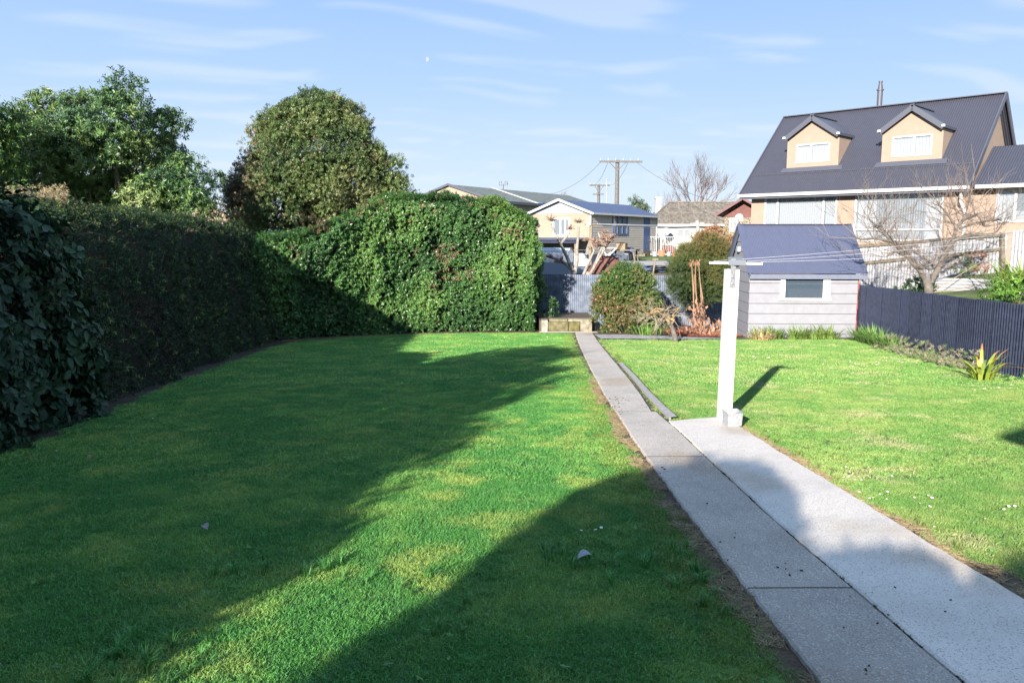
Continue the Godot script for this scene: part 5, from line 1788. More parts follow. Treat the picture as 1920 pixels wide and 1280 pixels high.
func build_poles() -> void:
	for q in [[1158, 303, 60.0, 0.16, 40.0, "tall timber power pole with a long cross arm behind the garage"], [1123, 348, 78.0, 0.15, 21.0, "shorter timber power pole with two cross arms farther behind the garage"]]:
		var t: float = q[2]
		var top := P(q[0], q[1] - 3, t)
		var base := Vector3(top.x, land(top.x, -top.z), top.z)
		var n := thing("power_pole", q[5], "power pole", base, 0, "power poles behind the garages")
		var h := top.y - base.y
		var b := MB.new()
		b.tube(PackedVector3Array([Vector3(0, -0.3, 0), Vector3(0, h, 0)]), PackedFloat32Array([q[3] * 1.2, q[3] * 0.9]), 10)
		part(n, "pole", b.mesh(), M.pole_wood)
		var w: float = q[4] / F * t
		b = MB.new()
		b.bar(Vector3(-w * 0.85, h - 0.12, 0.2), Vector3(w * (1.15 if t < 70 else 0.95), h - 0.14, 0.2), 0.12, 0.14)
		part(n, "cross_arm", b.mesh(), M.pole_wood)
		if t > 70:
			b = MB.new()
			b.bar(Vector3(-0.6, h - 1.0, 0.2), Vector3(0.5, h - 1.0, 0.2), 0.1, 0.12)
			part(n, "cross_arm", b.mesh(), M.pole_wood)
		for k in 6:
			b = MB.new()
			var x := lerpf(-w * 0.8, w * 0.95, k / 5.0)
			b.tube(PackedVector3Array([Vector3(x, h - 0.06, 0.2), Vector3(x, h + 0.03, 0.2), Vector3(x, h + 0.1, 0.2), Vector3(x, h + 0.14, 0.2)]), PackedFloat32Array([0.02, 0.04, 0.04, 0.02]), 6)
			part(n, "insulator", b.mesh(), M.panel_grey)
		b = MB.new()
		b.bar(Vector3(-w * 0.4, h - 0.16, 0.2), Vector3(0, h - 0.8, 0.12), 0.05, 0.05); b.bar(Vector3(w * 0.4, h - 0.16, 0.2), Vector3(0, h - 0.8, 0.12), 0.05, 0.05)
		part(n, "brace", b.mesh(), M.pole_wood)
	var wires := [[1127, 303, 60.0, 1020, 366, 52.0, 0.5, "sagging black wire from the tall pole down to the workshop roof"], [1192, 303, 60.0, 1400, 390, 50.0, 0.6, "sagging black wire from the tall pole towards the brown house"], [1140, 304, 60.0, 1108, 346, 78.0, 0.6, "wire between the two poles at the outer end of the arms"], [1178, 304, 60.0, 1140, 346, 78.0, 0.6, "wire between the two poles at the inner end of the arms"]]
	for q in wires:
		var a := P(q[0], q[1], q[2])
		var z := P(q[3], q[4], q[5])
		var pts := PackedVector3Array()
		var rr := PackedFloat32Array()
		for k in 15:
			var u := k / 14.0
			pts.append(a.lerp(z, u) - Vector3(0, q[6] * 4 * u * (1 - u), 0)); rr.append(0.012)
		var b := MB.new()
		b.tube(pts, rr, 4, false)
		var o := part(self, "power_line", b.mesh(), M.wire)
		tag(o, q[7], "power line", "overhead power lines")
	# slim mast
	var top := P(1138, 337, 70)
	var n := thing("slim_mast", "slim grey mast between the two power poles", "mast", Vector3(top.x, land(top.x, 70), top.z))
	var b := MB.new()
	b.tube(PackedVector3Array([Vector3.ZERO, Vector3(0, top.y - n.position.y, 0)]), PackedFloat32Array([0.05, 0.04]), 8)
	b.tube(PackedVector3Array([Vector3(0, top.y - n.position.y, 0), Vector3(0.0, top.y - n.position.y + 0.12, 0)]), PackedFloat32Array([0.12, 0.08]), 8)
	part(n, "mast", b.mesh(), M.panel_grey)

# ------------------------------------------------------------------ the neighbour's yard
func build_yard() -> void:
	# white rail fence
	var f := thing("rail_fence", "white metal bar fence in front of the white bungalow", "fence", Vector3.ZERO)
	var a := P(1204, 480, 47.0)
	var z := P(1420, 476, 48.0)
	z.y = a.y
	var b := MB.new()
	for i in 66:
		var p := a.lerp(z, i / 66.0)
		b.bar(p, p + Vector3(0, 1.12, 0), 0.016, 0.016, Vector3.BACK)
	part(f, "bars", b.mesh(), M.gutter_white).set_meta("kind", "stuff")
	b = MB.new()
	b.bar(a + Vector3(0, 1.14, 0), z + Vector3(0, 1.14, 0), 0.05, 0.05); b.bar(a + Vector3(0, 0.1, 0), z + Vector3(0, 0.1, 0), 0.04, 0.04)
	part(f, "rails", b.mesh(), M.gutter_white)
	for u in [0.0, 0.16, 0.5]:
		b = MB.new()
		var p := a.lerp(z, u)
		b.bar(p + Vector3(0, -0.1, 0.04), p + Vector3(0, 1.3, 0.04), 0.1, 0.1, Vector3.BACK)
		part(f, "post", b.mesh(), M.gutter_white)
	settle(f, a)
	# pots
	for q in [[1241, 470, 0.22, 0.36, "terracotta", "round terracotta pot by the white bar fence"], [1255, 473, 0.13, 0.24, "gutter_white", "small white pot by the white bar fence"], [1266, 473, 0.2, 0.2, "terracotta", "low terracotta trough beside the small white pot"], [1278, 473, 0.2, 0.2, "terracotta", "low terracotta trough behind the bird bath"], [1228, 472, 0.16, 0.26, "panel_grey", "grey stone pot by the white bar fence"], [1214, 472, 0.2, 0.3, "hedge_core", "dark pot beside the blue garage door"]]:
		var p := P(q[0], q[1] + 6, 44.5)
		p.y = land(p.x, -p.z)
		var n := thing("plant_pot", q[5], "pot", p, 0, "pots along the bar fence")
		b = MB.new()
		b.tube(PackedVector3Array([Vector3.ZERO, Vector3(0, q[3] * 0.8, 0), Vector3(0, q[3] * 0.8, 0), Vector3(0, q[3], 0), Vector3(0, q[3], 0), Vector3(0, q[3] * 0.85, 0)]), PackedFloat32Array([q[2] * 0.75, q[2] * 0.95, q[2] * 1.05, q[2] * 1.05, q[2] * 0.9, q[2] * 0.85]), 12)
		part(n, "body", b.mesh(), M[q[4]])
		b = MB.new()
		b.tube(PackedVector3Array([Vector3(0, q[3] * 0.8, 0), Vector3(0, q[3] * 0.86, 0)]), PackedFloat32Array([q[2] * 0.8, q[2] * 0.8]), 10)
		part(n, "potting_soil", b.mesh(), M.hedge_core)
	var bp := P(1270, 482, 42.0)
	bp.y = land(bp.x, -bp.z)
	var bb := thing("bird_bath", "white pedestal bird bath on the neighbour's lawn", "bird bath", bp)
	b = MB.new()
	b.tube(PackedVector3Array([Vector3.ZERO, Vector3(0, 0.1, 0), Vector3(0, 0.15, 0), Vector3(0, 0.4, 0), Vector3(0, 0.55, 0)]), PackedFloat32Array([0.2, 0.18, 0.11, 0.08, 0.12]), 12)
	part(bb, "pedestal", b.mesh(), M.stucco_white)
	b = MB.new()
	b.tube(PackedVector3Array([Vector3(0, 0.55, 0), Vector3(0, 0.63, 0), Vector3(0, 0.66, 0), Vector3(0, 0.62, 0)]), PackedFloat32Array([0.12, 0.36, 0.37, 0.28]), 14)
	part(bb, "bowl", b.mesh(), M.stucco_white)
	# grey kerb strip and dark sheets behind the fence
	b = MB.new()
	var q0 := P(1150, 489, 37.0)
	var q1 := P(1340, 489, 37.0)
	b.col = Color(0.5, 0.53, 0.58)
	b.quad(P(1150, 497, 35.5), P(1340, 497, 35.5), q1, q0)
	struct("drive_strip", b.mesh(), M.concrete)
	for i in 5:
		var p := P([1195, 1232, 1215, 1245, 1180][i], [502, 505, 509, 512, 510][i], [33.5, 33.0, 32.4, 32.0, 32.3][i])
		b = MB.new()
		var w: float = [0.8, 0.9, 1.0, 0.7, 0.6][i]
		for k in 8:
			for j in 3:
				var qq: Array[Vector3] = []
				for e in [[k, j], [k + 1, j], [k + 1, j + 1], [k, j + 1]]:
					var s := Vector3(lerpf(-w, w, e[0] / 8.0), 0, lerpf(0.5, -0.5, e[1] / 3.0))
					s.y = 0.14 * n1.get_noise_2d((p.x + s.x) * 45, (p.z + s.z) * 45 + i * 50) + 0.08
					qq.append(s)
				b.quad(qq[0], qq[1], qq[2], qq[3])
				b.quad(qq[0] - Vector3(0, 0.03, 0), qq[3] - Vector3(0, 0.03, 0), qq[2] - Vector3(0, 0.03, 0), qq[1] - Vector3(0, 0.03, 0))
		var o := thing("plastic_sheet", ["crumpled dark plastic sheet lying next to the pale drive strip", "dark plastic sheet beside the wooden tool handle", "widest crumpled dark sheet directly behind the grey fence", "small dark sheet half hidden by the cypress bush", "small dark sheet half hidden by the pink flowered bush"][i], "sheet", p, 0, "dark sheets behind the back fence")
		part(o, "sheet", b.mesh(), M.dark_steel)
	# garden fork handle above the fence
	var hp := P(1224, 512, 30.4)
	var hn := thing("tool_handle", "wooden tool handle with a T grip standing behind the grey fence", "tool", Vector3(hp.x, land(hp.x, 30.4), hp.z))
	b = MB.new()
	var ht := P(1229, 486, 30.4) - hn.position
	b.tube(PackedVector3Array([Vector3(-0.1, 0, 0), ht]), PackedFloat32Array([0.035, 0.03]), 7)
	part(hn, "shaft", b.mesh(), M.pale_timber)
	b = MB.new()
	b.bar(ht + Vector3(-0.11, 0, 0), ht + Vector3(0.11, 0, 0), 0.05, 0.06)
	part(hn, "grip", b.mesh(), M.pale_timber)
	# cloche
	var cl := thing("garden_cloche", "arched clear plastic cloche beside the pollarded tree", "cloche", P(1008, 515, 34.0), -0.35)
	b = MB.new()
	var ln := 1.5
	for k in 10:
		var u := PI * k / 10
		var v := PI * (k + 1) / 10
		var ra := Vector3(0, 0.55 + 0.62 * sin(u), -0.45 * cos(u))
		var rb := Vector3(0, 0.55 + 0.62 * sin(v), -0.45 * cos(v))
		b.quad(ra, ra + Vector3(ln, 0, 0), rb + Vector3(ln, 0, 0), rb)
		b.tri(Vector3(ln, 0.55, 0), ra + Vector3(ln, 0, 0), rb + Vector3(ln, 0, 0))
	part(cl, "cover", b.mesh(), M.clear_plastic)
	b = MB.new()
	for x in [0.0, 0.75, 1.5]:
		var pp := PackedVector3Array()
		var rr := PackedFloat32Array()
		for k in 11:
			var u := PI * k / 10
			pp.append(Vector3(x, 0.55 + 0.63 * sin(u), -0.46 * cos(u))); rr.append(0.018)
		b.tube(pp, rr, 5)
	part(cl, "hoops", b.mesh(), M.gutter_white)
	b = MB.new()
	b.bb(Vector3(0, 0.0, -0.45), Vector3(ln, 0.55, 0.45))
	part(cl, "base_box", b.mesh(), M.panel_grey)
	var bx := thing("grey_bin", "blue grey panelled compost bin under the lean to shelter", "bin", P(1090, 512, 36.5), -0.4)
	b = MB.new()
	b.bb(Vector3(-0.75, 0, -0.5), Vector3(0.6, 0.85, 0.4)); b.bb(Vector3(-0.8, 0.85, -0.55), Vector3(0.65, 0.9, 0.45))
	part(bx, "body", b.mesh(), M.panel_grey)
	# compost heap
	var cp := P(1140, 512, 32.5)
	var ch := thing("compost_heap", "red brown heap of soil behind the grey fence", "heap", cp)
	b = MB.new()
	for k in 16:
		for j in 5:
			var qq: Array[Vector3] = []
			for e in [[k, j], [k + 1, j], [k + 1, j + 1], [k, j + 1]]:
				var an: float = TAU * e[0] / 16.0
				var rr: float = 1.0 - e[1] / 5.0
				var wob: float = 1.0 + 0.25 * n1.get_noise_2d(cos(an) * 80, sin(an) * 80 + e[1] * 30)
				qq.append(Vector3(cos(an) * rr * 1.05 * wob, 0.68 * (1 - rr * rr) * wob, sin(an) * rr * 0.7))
			b.col = Color(0.2, 0.09, 0.07) * rng.randf_range(0.8, 1.15)
			b.quad(qq[0], qq[3], qq[2], qq[1])
	part(ch, "soil", b.mesh(), M.soil)
	# trestle with crossed legs
	var tr := thing("folding_trestle", "white folding trestle with crossed legs by the garage wall", "trestle", P(1140, 491, 36.0))
	for sx in [[-0.35, 0.35], [0.35, -0.35]]:
		for dz in [0.0, -0.5]:
			b = MB.new()
			b.bar(Vector3(sx[0], -0.1, dz), Vector3(sx[1], 0.62, dz), 0.05, 0.05, Vector3.BACK)
			part(tr, "leg", b.mesh(), M.gutter_white)
	b = MB.new()
	b.bar(Vector3(-0.4, 0.64, -0.25), Vector3(0.4, 0.64, -0.25), 0.55, 0.04)
	part(tr, "top", b.mesh(), M.gutter_white)
	# bench with a box, barrel and dark pile
	var wbp := P(1168, 486, 38.5)
	var wb := thing("work_bench", "rough timber bench against the garage side wall", "bench", wbp, -0.45)
	for q in [[-0.5, 0.1], [0.55, 0.1], [-0.5, -0.4], [0.55, -0.4]]:
		b = MB.new()
		b.bar(Vector3(q[0] - 0.1 * signf(q[0]) * -1, -0.1, q[1]), Vector3(q[0], 0.42, q[1]), 0.08, 0.06, Vector3.BACK)
		part(wb, "leg", b.mesh(), M.rail_timber)
	b = MB.new()
	b.bb(Vector3(-0.65, 0.42, -0.5), Vector3(0.7, 0.48, 0.2))
	part(wb, "top", b.mesh(), M.rail_timber)
	var cbx := thing("cardboard_box", "tan cardboard box standing on the timber bench", "box", xform(wb, Vector3(-0.1, 0.482, -0.15)), -0.45)
	b = MB.new()
	b.bb(Vector3(-0.24, 0, -0.2), Vector3(0.22, 0.3, 0.2))
	part(cbx, "carton", b.mesh(), M.pale_timber)
	b = MB.new()
	b.quad(Vector3(-0.24, 0.302, 0.2), Vector3(0.22, 0.302, 0.2), Vector3(0.25, 0.36, 0.32), Vector3(-0.26, 0.36, 0.32))
	part(cbx, "flap", b.mesh(), M.pale_timber)
	var br := thing("blue_barrel", "small blue plastic barrel beside the timber bench", "barrel", P(1180, 487, 39.5))
	b = MB.new()
	b.tube(PackedVector3Array([Vector3(0, 0, 0), Vector3(0, 0.1, 0), Vector3(0, 0.45, 0), Vector3(0, 0.6, 0), Vector3(0, 0.62, 0)]), PackedFloat32Array([0.22, 0.26, 0.26, 0.22, 0.12]), 12)
	part(br, "body", b.mesh(), M.blue_paint)
	for i in 4:
		var dp := thing("pot_stack", ["dark planter tray by the crossed trestle legs", "dark planter tray under the cardboard box", "dark planter tray beside the blue barrel", "dark planter tray lying foremost on the neighbour's lawn edge"][i], "planter", P([1150, 1162, 1176, 1158][i], [489, 488, 487, 492][i], [38.0, 38.2, 38.6, 37.2][i]), rng.randf() * 2, "dark planters below the bench")
		b = MB.new()
		b.prism(PackedVector3Array([Vector3(-0.3, 0, 0.15), Vector3(0.3, 0, 0.15), Vector3(0.36, 0.26, 0.15), Vector3(-0.36, 0.26, 0.15)]), Vector3(0, 0, -0.35))
		b.prism(PackedVector3Array([Vector3(-0.2, 0.26, 0.1), Vector3(0.15, 0.26, 0.1), Vector3(0.18, 0.36, 0.1), Vector3(-0.2, 0.33, 0.1)]), Vector3(0, 0, -0.25))
		part(dp, "tray", b.mesh(), M.dark_steel)
	var pl := thing("timber_pallet", "small timber pallet on the lawn beside the garage door", "pallet", P(1196, 480, 42.5), -0.3)
	for i in 5:
		b = MB.new()
		b.bb(Vector3(-0.4 + i * 0.18, 0.1, -0.35), Vector3(-0.28 + i * 0.18, 0.13, 0.35))
		part(pl, "slat", b.mesh(), M.pale_timber)
	for y in [-0.3, 0.3]:
		b = MB.new()
		b.bb(Vector3(-0.4, 0, y - 0.04), Vector3(0.44, 0.098, y + 0.04))
		part(pl, "bearer", b.mesh(), M.rail_timber)
	# neighbour's clothes line
	var cp0 := P(1105, 500, 34.5)
	cp0.y = land(cp0.x, 34.3)
	var cn := thing("washing_line_pole", "timber washing line pole in front of the cream garage", "pole", cp0)
	b = MB.new()
	var ct := P(1108, 419, 34.5) - cp0
	b.bar(Vector3(0, -0.1, 0), ct, 0.1, 0.1, Vector3.BACK)
	part(cn, "pole", b.mesh(), M.pale_timber)
	b = MB.new()
	b.bar(ct + Vector3(-0.25, -0.03, 0.06), ct + Vector3(0.38, -0.05, -0.5), 0.08, 0.08)
	part(cn, "arm", b.mesh(), M.pale_timber)
	b = MB.new()
	b.bb(ct + Vector3(-0.22, -0.09, 0.05), ct + Vector3(-0.02, 0.03, 0.14))
	part(cn, "end_cap", b.mesh(), M.panel_grey)
	for k in 4:
		b = MB.new()
		var s0 := ct + Vector3(-0.2 + 0.18 * k, -0.0, 0.06 - 0.17 * k)
		var s1 := P(1318, [431, 427, 424, 428][k], 46.0) - cp0
		b.bar(s0, s1, 0.02, 0.02)
		part(cn, "line", b.mesh(), M.cord)
	var cp1 := P(1309, 452, 46.0)
	cp1.y = land(cp1.x, 46)
	var c2 := thing("timber_post", "pale grey timber post with a cross arm before the bungalow window", "post", cp1)
	b = MB.new()
	var t2 := P(1308, 413, 46.0) - cp1
	b.tube(PackedVector3Array([Vector3(0.1, -0.1, 0), t2]), PackedFloat32Array([0.09, 0.11]), 7)
	part(c2, "post", b.mesh(), M.grey_timber)
	b = MB.new()
	b.bar(t2 + Vector3(-0.45, -0.2, 0), t2 + Vector3(0.4, -0.15, 0), 0.08, 0.08)
	part(c2, "arm", b.mesh(), M.grey_timber)

func knob(b: MB, p: Vector3, r: float, num: int, len: float) -> void:
	for i in num:
		var d := rdir()
		d.y = absf(d.y) * 0.8 + 0.1
		var q := p + d * r * 0.3
		var m := q + d * len * rng.randf_range(0.4, 1.0)
		var k := rng.randf_range(0.75, 1.25)
		b.col = Color(0.25 * k, 0.17 * k, 0.13 * k)
		b.tube(PackedVector3Array([q, (q + m) * 0.5 + rdir() * len * 0.1, m]), PackedFloat32Array([0.022, 0.016, 0.008]), 4, false)

func poly_limb(b: MB, pts: Array, t: float, r0: float, r1: float) -> void:
	var p := PackedVector3Array()
	var r := PackedFloat32Array()
	for i in pts.size():
		var tt: float = t + (pts[i][2] if pts[i].size() > 2 else 0.0)
		p.append(P(pts[i][0], pts[i][1], tt)); r.append(lerpf(r0, r1, float(i) / (pts.size() - 1)))
	b.tube(p, r, 7)

func build_bare() -> void:
	# pollarded trees behind the grey fence
	var t := 31.2
	var n := thing("pollarded_tree", "pollarded pale tree with knobbly branch ends behind the grey fence", "tree", Vector3.ZERO)
	var b := MB.new()
	poly_limb(b, [[1074, 545], [1076, 520], [1076, 505]], t, 0.135, 0.112)
	part(n, "trunk", b.mesh(), M.pale_bark)
	b = MB.new()
	poly_limb(b, [[1076, 512], [1062, 495, 0.1], [1040, 484, 0.2], [1014, 477, 0.3]], t, 0.075, 0.048)
	poly_limb(b, [[1076, 512], [1062, 480], [1050, 455], [1040, 436], [1033, 420]], t, 0.083, 0.036)
	poly_limb(b, [[1051, 457], [1060, 447], [1068, 436]], t, 0.060, 0.040)
	poly_limb(b, [[1078, 512], [1082, 490], [1082, 465], [1084, 445], [1085, 425]], t, 0.083, 0.044)
	part(n, "limbs", b.mesh(), M.pale_bark)
	b = MB.new()
	for q in [[1033, 414, 0.24, 34], [1068, 430, 0.2, 26], [1085, 417, 0.22, 30], [1050, 492, 0.25, 24], [1030, 482, 0.15, 14]]:
		knob(b, P(q[0], q[1], t), q[2] * 0.5, q[3], q[2] * 1.3)
	part(n, "twigs", b.mesh(), M.twig)
	settle(n, P(1074, 545, t))
	n = thing("twiggy_tree", "pollarded tree with a dense ball of brown twigs behind the grey fence", "tree", Vector3.ZERO)
	t = 31.0
	b = MB.new()
	poly_limb(b, [[1104, 545], [1102, 522], [1104, 510]], t, 0.120, 0.104)
	part(n, "trunk", b.mesh(), M.pale_bark)
	b = MB.new()
	poly_limb(b, [[1094, 515], [1105, 490], [1114, 470], [1108, 455]], t, 0.064, 0.032)
	poly_limb(b, [[1106, 515], [1120, 490], [1132, 470], [1146, 450]], t, 0.064, 0.032)
	poly_limb(b, [[1112, 505], [1122, 480], [1128, 465], [1126, 445]], t, 0.060, 0.032)
	poly_limb(b, [[1128, 462], [1125, 445], [1122, 436]], t, 0.045, 0.032)
	part(n, "limbs", b.mesh(), M.pale_bark)
	b = MB.new()
	for i in 15:
		var a := rng.randf() * TAU
		var r := sqrt(rng.randf())
		knob(b, P(1134 + 21 * cos(a) * r, 452 + 17 * sin(a) * r, t + rng.randf_range(-0.3, 0.3)), 0.1, 20, 0.24)
	knob(b, P(1098, 452, t), 0.1, 20, 0.25)
	knob(b, P(1108, 468, t), 0.1, 12, 0.22)
	part(n, "twigs", b.mesh(), M.twig)
	settle(n, P(1104, 545, t))
	# bare apple tree over the blue fence
	n = thing("bare_fruit_tree", "bare spreading fruit tree with grey branches in front of the white fence", "tree", Vector3.ZERO)
	t = 22.5
	b = MB.new()
	poly_limb(b, [[1742, 590], [1743, 560], [1742, 540], [1738, 520]], t, 0.137, 0.120)
	part(n, "trunk", b.mesh(), M.grey_bark)
	b = MB.new()
	poly_limb(b, [[1738, 528], [1722, 500], [1700, 478], [1680, 458], [1658, 436], [1650, 420]], t, 0.086, 0.040)
	poly_limb(b, [[1690, 455], [1660, 450], [1640, 447], [1615, 449], [1606, 445]], t, 0.043, 0.028)
	poly_limb(b, [[1700, 480], [1680, 470], [1662, 482]], t, 0.036, 0.024)
	poly_limb(b, [[1655, 432], [1640, 420], [1628, 408]], t, 0.036, 0.024)
	poly_limb(b, [[1746, 530], [1762, 498], [1775, 470], [1790, 450], [1820, 440], [1852, 440], [1866, 438]], t, 0.086, 0.036)
	poly_limb(b, [[1788, 450], [1795, 425], [1810, 410], [1830, 404]], t, 0.054, 0.040)
	poly_limb(b, [[1795, 428], [1780, 405], [1764, 386]], t, 0.040, 0.024)
	poly_limb(b, [[1815, 408], [1832, 400], [1848, 425]], t, 0.036, 0.028)
	poly_limb(b, [[1810, 410], [1815, 385], [1822, 360], [1828, 320], [1822, 270]], t, 0.029, 0.006)
	poly_limb(b, [[1800, 428], [1830, 418], [1862, 412], [1878, 412]], t, 0.036, 0.024)
	poly_limb(b, [[1812, 445], [1845, 450], [1872, 460]], t, 0.025, 0.016)
	part(n, "limbs", b.mesh(), M.grey_bark)
	b = MB.new()
	var starts := [[1650, 420], [1640, 447], [1628, 408], [1660, 440], [1610, 447], [1680, 460], [1700, 480], [1722, 500], [1735, 515], [1742, 505], [1755, 505], [1775, 470], [1790, 450], [1810, 410], [1830, 404], [1764, 386], [1848, 425], [1862, 412], [1820, 440], [1866, 438], [1815, 385], [1800, 420], [1780, 405], [1735, 500], [1748, 490], [1690, 470], [1660, 482]]
	for q in starts:
		for k in 7:
			var tn := rng.randf_range(0.8, 1.2)
			b.col = Color(0.19 * tn, 0.155 * tn, 0.135 * tn)
			var d := Vector3(rng.randf_range(-1.0, 1.0), rng.randf_range(-0.1, 1.1), rng.randf_range(-0.5, 0.5)).normalized()
			branch(b, P(q[0], q[1], t), d, rng.randf_range(0.45, 1.0), 0.011, 2, 3, 0.7, 0.1, 0.62)
	for q in [[1748, 545, 1.0, 0.35, 0.0], [1748, 548, 1.0, 0.15, 0.1]]:
		b.col = Color(0.27, 0.2, 0.15)
		branch(b, P(q[0], q[1], t), Vector3(q[2], q[3], q[4]).normalized(), 1.9, 0.014, 2, 2, 0.4, 0.12, 0.7)
	part(n, "twigs", b.mesh(), M.twig)
	settle(n, P(1742, 590, t))
	# distant bare tree
	var bp := P(1308, 400, 72.0)
	n = thing("distant_bare_tree", "leafless tree standing behind the bungalow roof", "tree", Vector3(bp.x, land(bp.x, 72), bp.z))
	b = MB.new()
	limb(b, Vector3(0, 0, 0), Vector3(0, 3.6, 0), 0.22, 0.16, 0.02, 8)
	part(n, "trunk", b.mesh(), M.bark)
	b = MB.new()
	b.col = Color(0.16, 0.13, 0.13)
	for q in [[-0.9, 0.9], [-0.35, 1.1], [0.15, 1.2], [0.6, 1.0], [1.0, 0.6], [-1.1, 0.45], [0.4, 0.9]]:
		branch(b, Vector3(rng.randf_range(-0.1, 0.1), 3.3, 0), Vector3(q[0], q[1], rng.randf_range(-0.5, 0.5)).normalized(), 1.75, 0.075, 5, 3, 0.55, 0.16, 0.7)
	part(n, "twigs", b.mesh(), M.twig)
	bp = P(1262, 395, 75.0)
	n = thing("faint_bare_tree", "smaller leafless tree behind the bungalow chimney", "tree", Vector3(bp.x, land(bp.x, 75), bp.z))
	b = MB.new()
	limb(b, Vector3.ZERO, Vector3(0, 2.6, 0), 0.14, 0.1, 0.02, 6)
	part(n, "trunk", b.mesh(), M.bark)
	b = MB.new()
	b.col = Color(0.19, 0.16, 0.16)
	for q in [[-0.7, 0.9], [0.0, 1.1], [0.6, 1.0], [-0.3, 1.2]]: branch(b, Vector3(0, 2.4, 0), Vector3(q[0], q[1], 0.1).normalized(), 1.2, 0.05, 3, 3, 0.6, 0.2, 0.7)
	part(n, "twigs", b.mesh(), M.twig)
	bp = P(1057, 375, 80.0)
	n = thing("small_bare_tree", "tiny leafless treetop above the workshop roof end", "tree", Vector3(bp.x, land(bp.x, 80), bp.z))
	b = MB.new()
	limb(b, Vector3.ZERO, Vector3(0, 3.2, 0), 0.14, 0.1, 0.02, 6)
	part(n, "trunk", b.mesh(), M.bark)
	b = MB.new()
	b.col = Color(0.2, 0.17, 0.16)
	for q in [[-0.7, 0.9], [0.0, 1.1], [0.6, 1.0], [-0.3, 1.2]]: branch(b, Vector3(0, 3.0, 0), Vector3(q[0], q[1], 0.1).normalized(), 1.1, 0.05, 3, 3, 0.6, 0.2, 0.7)
	part(n, "twigs", b.mesh(), M.twig)
	# little evergreen behind the garage
	n = thing("distant_evergreen", "small grey green tree behind the far end of the cream garage", "tree", Vector3.ZERO)
	var bl := px_blobs([[1192, 385, 12, 1.3], [1184, 398, 12], [1204, 396, 12], [1192, 408, 18]], 62.0, 0.3)
	many(n, "crown", sprig(8, 0.2, 0.06, 0.8, 0.2), M.leaf, crown(bl, 40, 0.25, 8, 1.0, [Color(0.06, 0.1, 0.06), Color(0.12, 0.16, 0.09)]))
	bp = P(1192, 410, 62)
	tree_part(n, Vector3(bp.x, land(bp.x, 62), bp.z), bl, 0.12, "bark")
	settle(n, Vector3(bp.x, land(bp.x, 62), bp.z))
	# lichen covered little tree on the lawn edge
	n = thing("lichen_tree", "small leaning bare tree crusted with orange lichen on the lawn edge", "tree", Vector3.ZERO)
	t = 23.3
	b = MB.new()
	poly_limb(b, [[1268, 646], [1266, 632], [1261, 615], [1255, 603]], t, 0.09, 0.06)
	part(n, "trunk", b.mesh(), M.grey_bark)
	b = MB.new()
	b.col = Color(0.3, 0.2, 0.09)
	poly_limb(b, [[1258, 608], [1264, 600], [1250, 594]], t, 0.05, 0.04)
	poly_limb(b, [[1256, 606], [1246, 592], [1232, 582], [1222, 588]], t, 0.045, 0.02)
	poly_limb(b, [[1262, 600], [1262, 590], [1274, 576]], t, 0.035, 0.012)
	poly_limb(b, [[1244, 580], [1230, 578], [1218, 588]], t, 0.03, 0.015)
	part(n, "lichen_limbs", b.mesh(), M.twig)
	b = MB.new()
	for q in [[1246, 592], [1232, 584], [1222, 588], [1250, 594], [1240, 598], [1228, 592], [1215, 592], [1262, 598], [1272, 578], [1236, 600]]:
		for k in 6:
			var tn := rng.randf_range(0.7, 1.2)
			b.col = Color(0.36 * tn, 0.32 * tn, 0.24 * tn) if rng.randf() < 0.8 else Color(0.3, 0.2, 0.08)
			branch(b, P(q[0], q[1], t), Vector3(rng.randf_range(-1.0, 0.5), rng.randf_range(-0.5, 0.6), rng.randf_range(-0.6, 0.6)).normalized(), rng.randf_range(0.2, 0.42), 0.011, 2, 2, 0.8, 0.0, 0.75)
	part(n, "twigs", b.mesh(), M.twig)
	settle(n, P(1268, 646, t))

func blade_clump(called: String, label: String, cat: String, base: Vector3, count: int, length: float, width: float, pal: Array, spread := 1.0, group := "", mt := "grass", tips = null) -> void:
	var n := thing(called, label, cat, base, 0, group)
	var b := MB.new()
	for i in count:
		var a := rng.randf() * TAU
		var lean := Vector3(cos(a), 0, sin(a))
		var o := lean * rng.randf() * spread * 0.3
		var l := length * rng.randf_range(0.6, 1.15)
		var arch := rng.randf_range(0.3, 1.2)
		var side := lean.cross(Vector3.UP).normalized() * width * 0.5
		var c: Color = pal[0].lerp(pal[1], rng.randf())
		var k := rng.randf_range(0.8, 1.2)
		c = Color(c.r * k, c.g * k, c.b * k)
		var prev := o
		var d := (Vector3.UP + lean * 0.35 * arch).normalized()
		var pw := 0.8
		for s in 4:
			d = (d + (lean * 0.55 - Vector3.UP * 0.32) * arch * (0.3 + s * 0.25)).normalized()
			var q := prev + d * l / 4.0
			var w: float = [1.0, 0.95, 0.65, 0.05][s]
			b.col = tips if tips != null and s == 3 and rng.randf() < 0.8 else c
			b.quad(prev - side * pw, prev + side * pw, q + side * w, q - side * w)
			prev = q; pw = w
	part(n, "leaves", b.mesh(), M[mt])

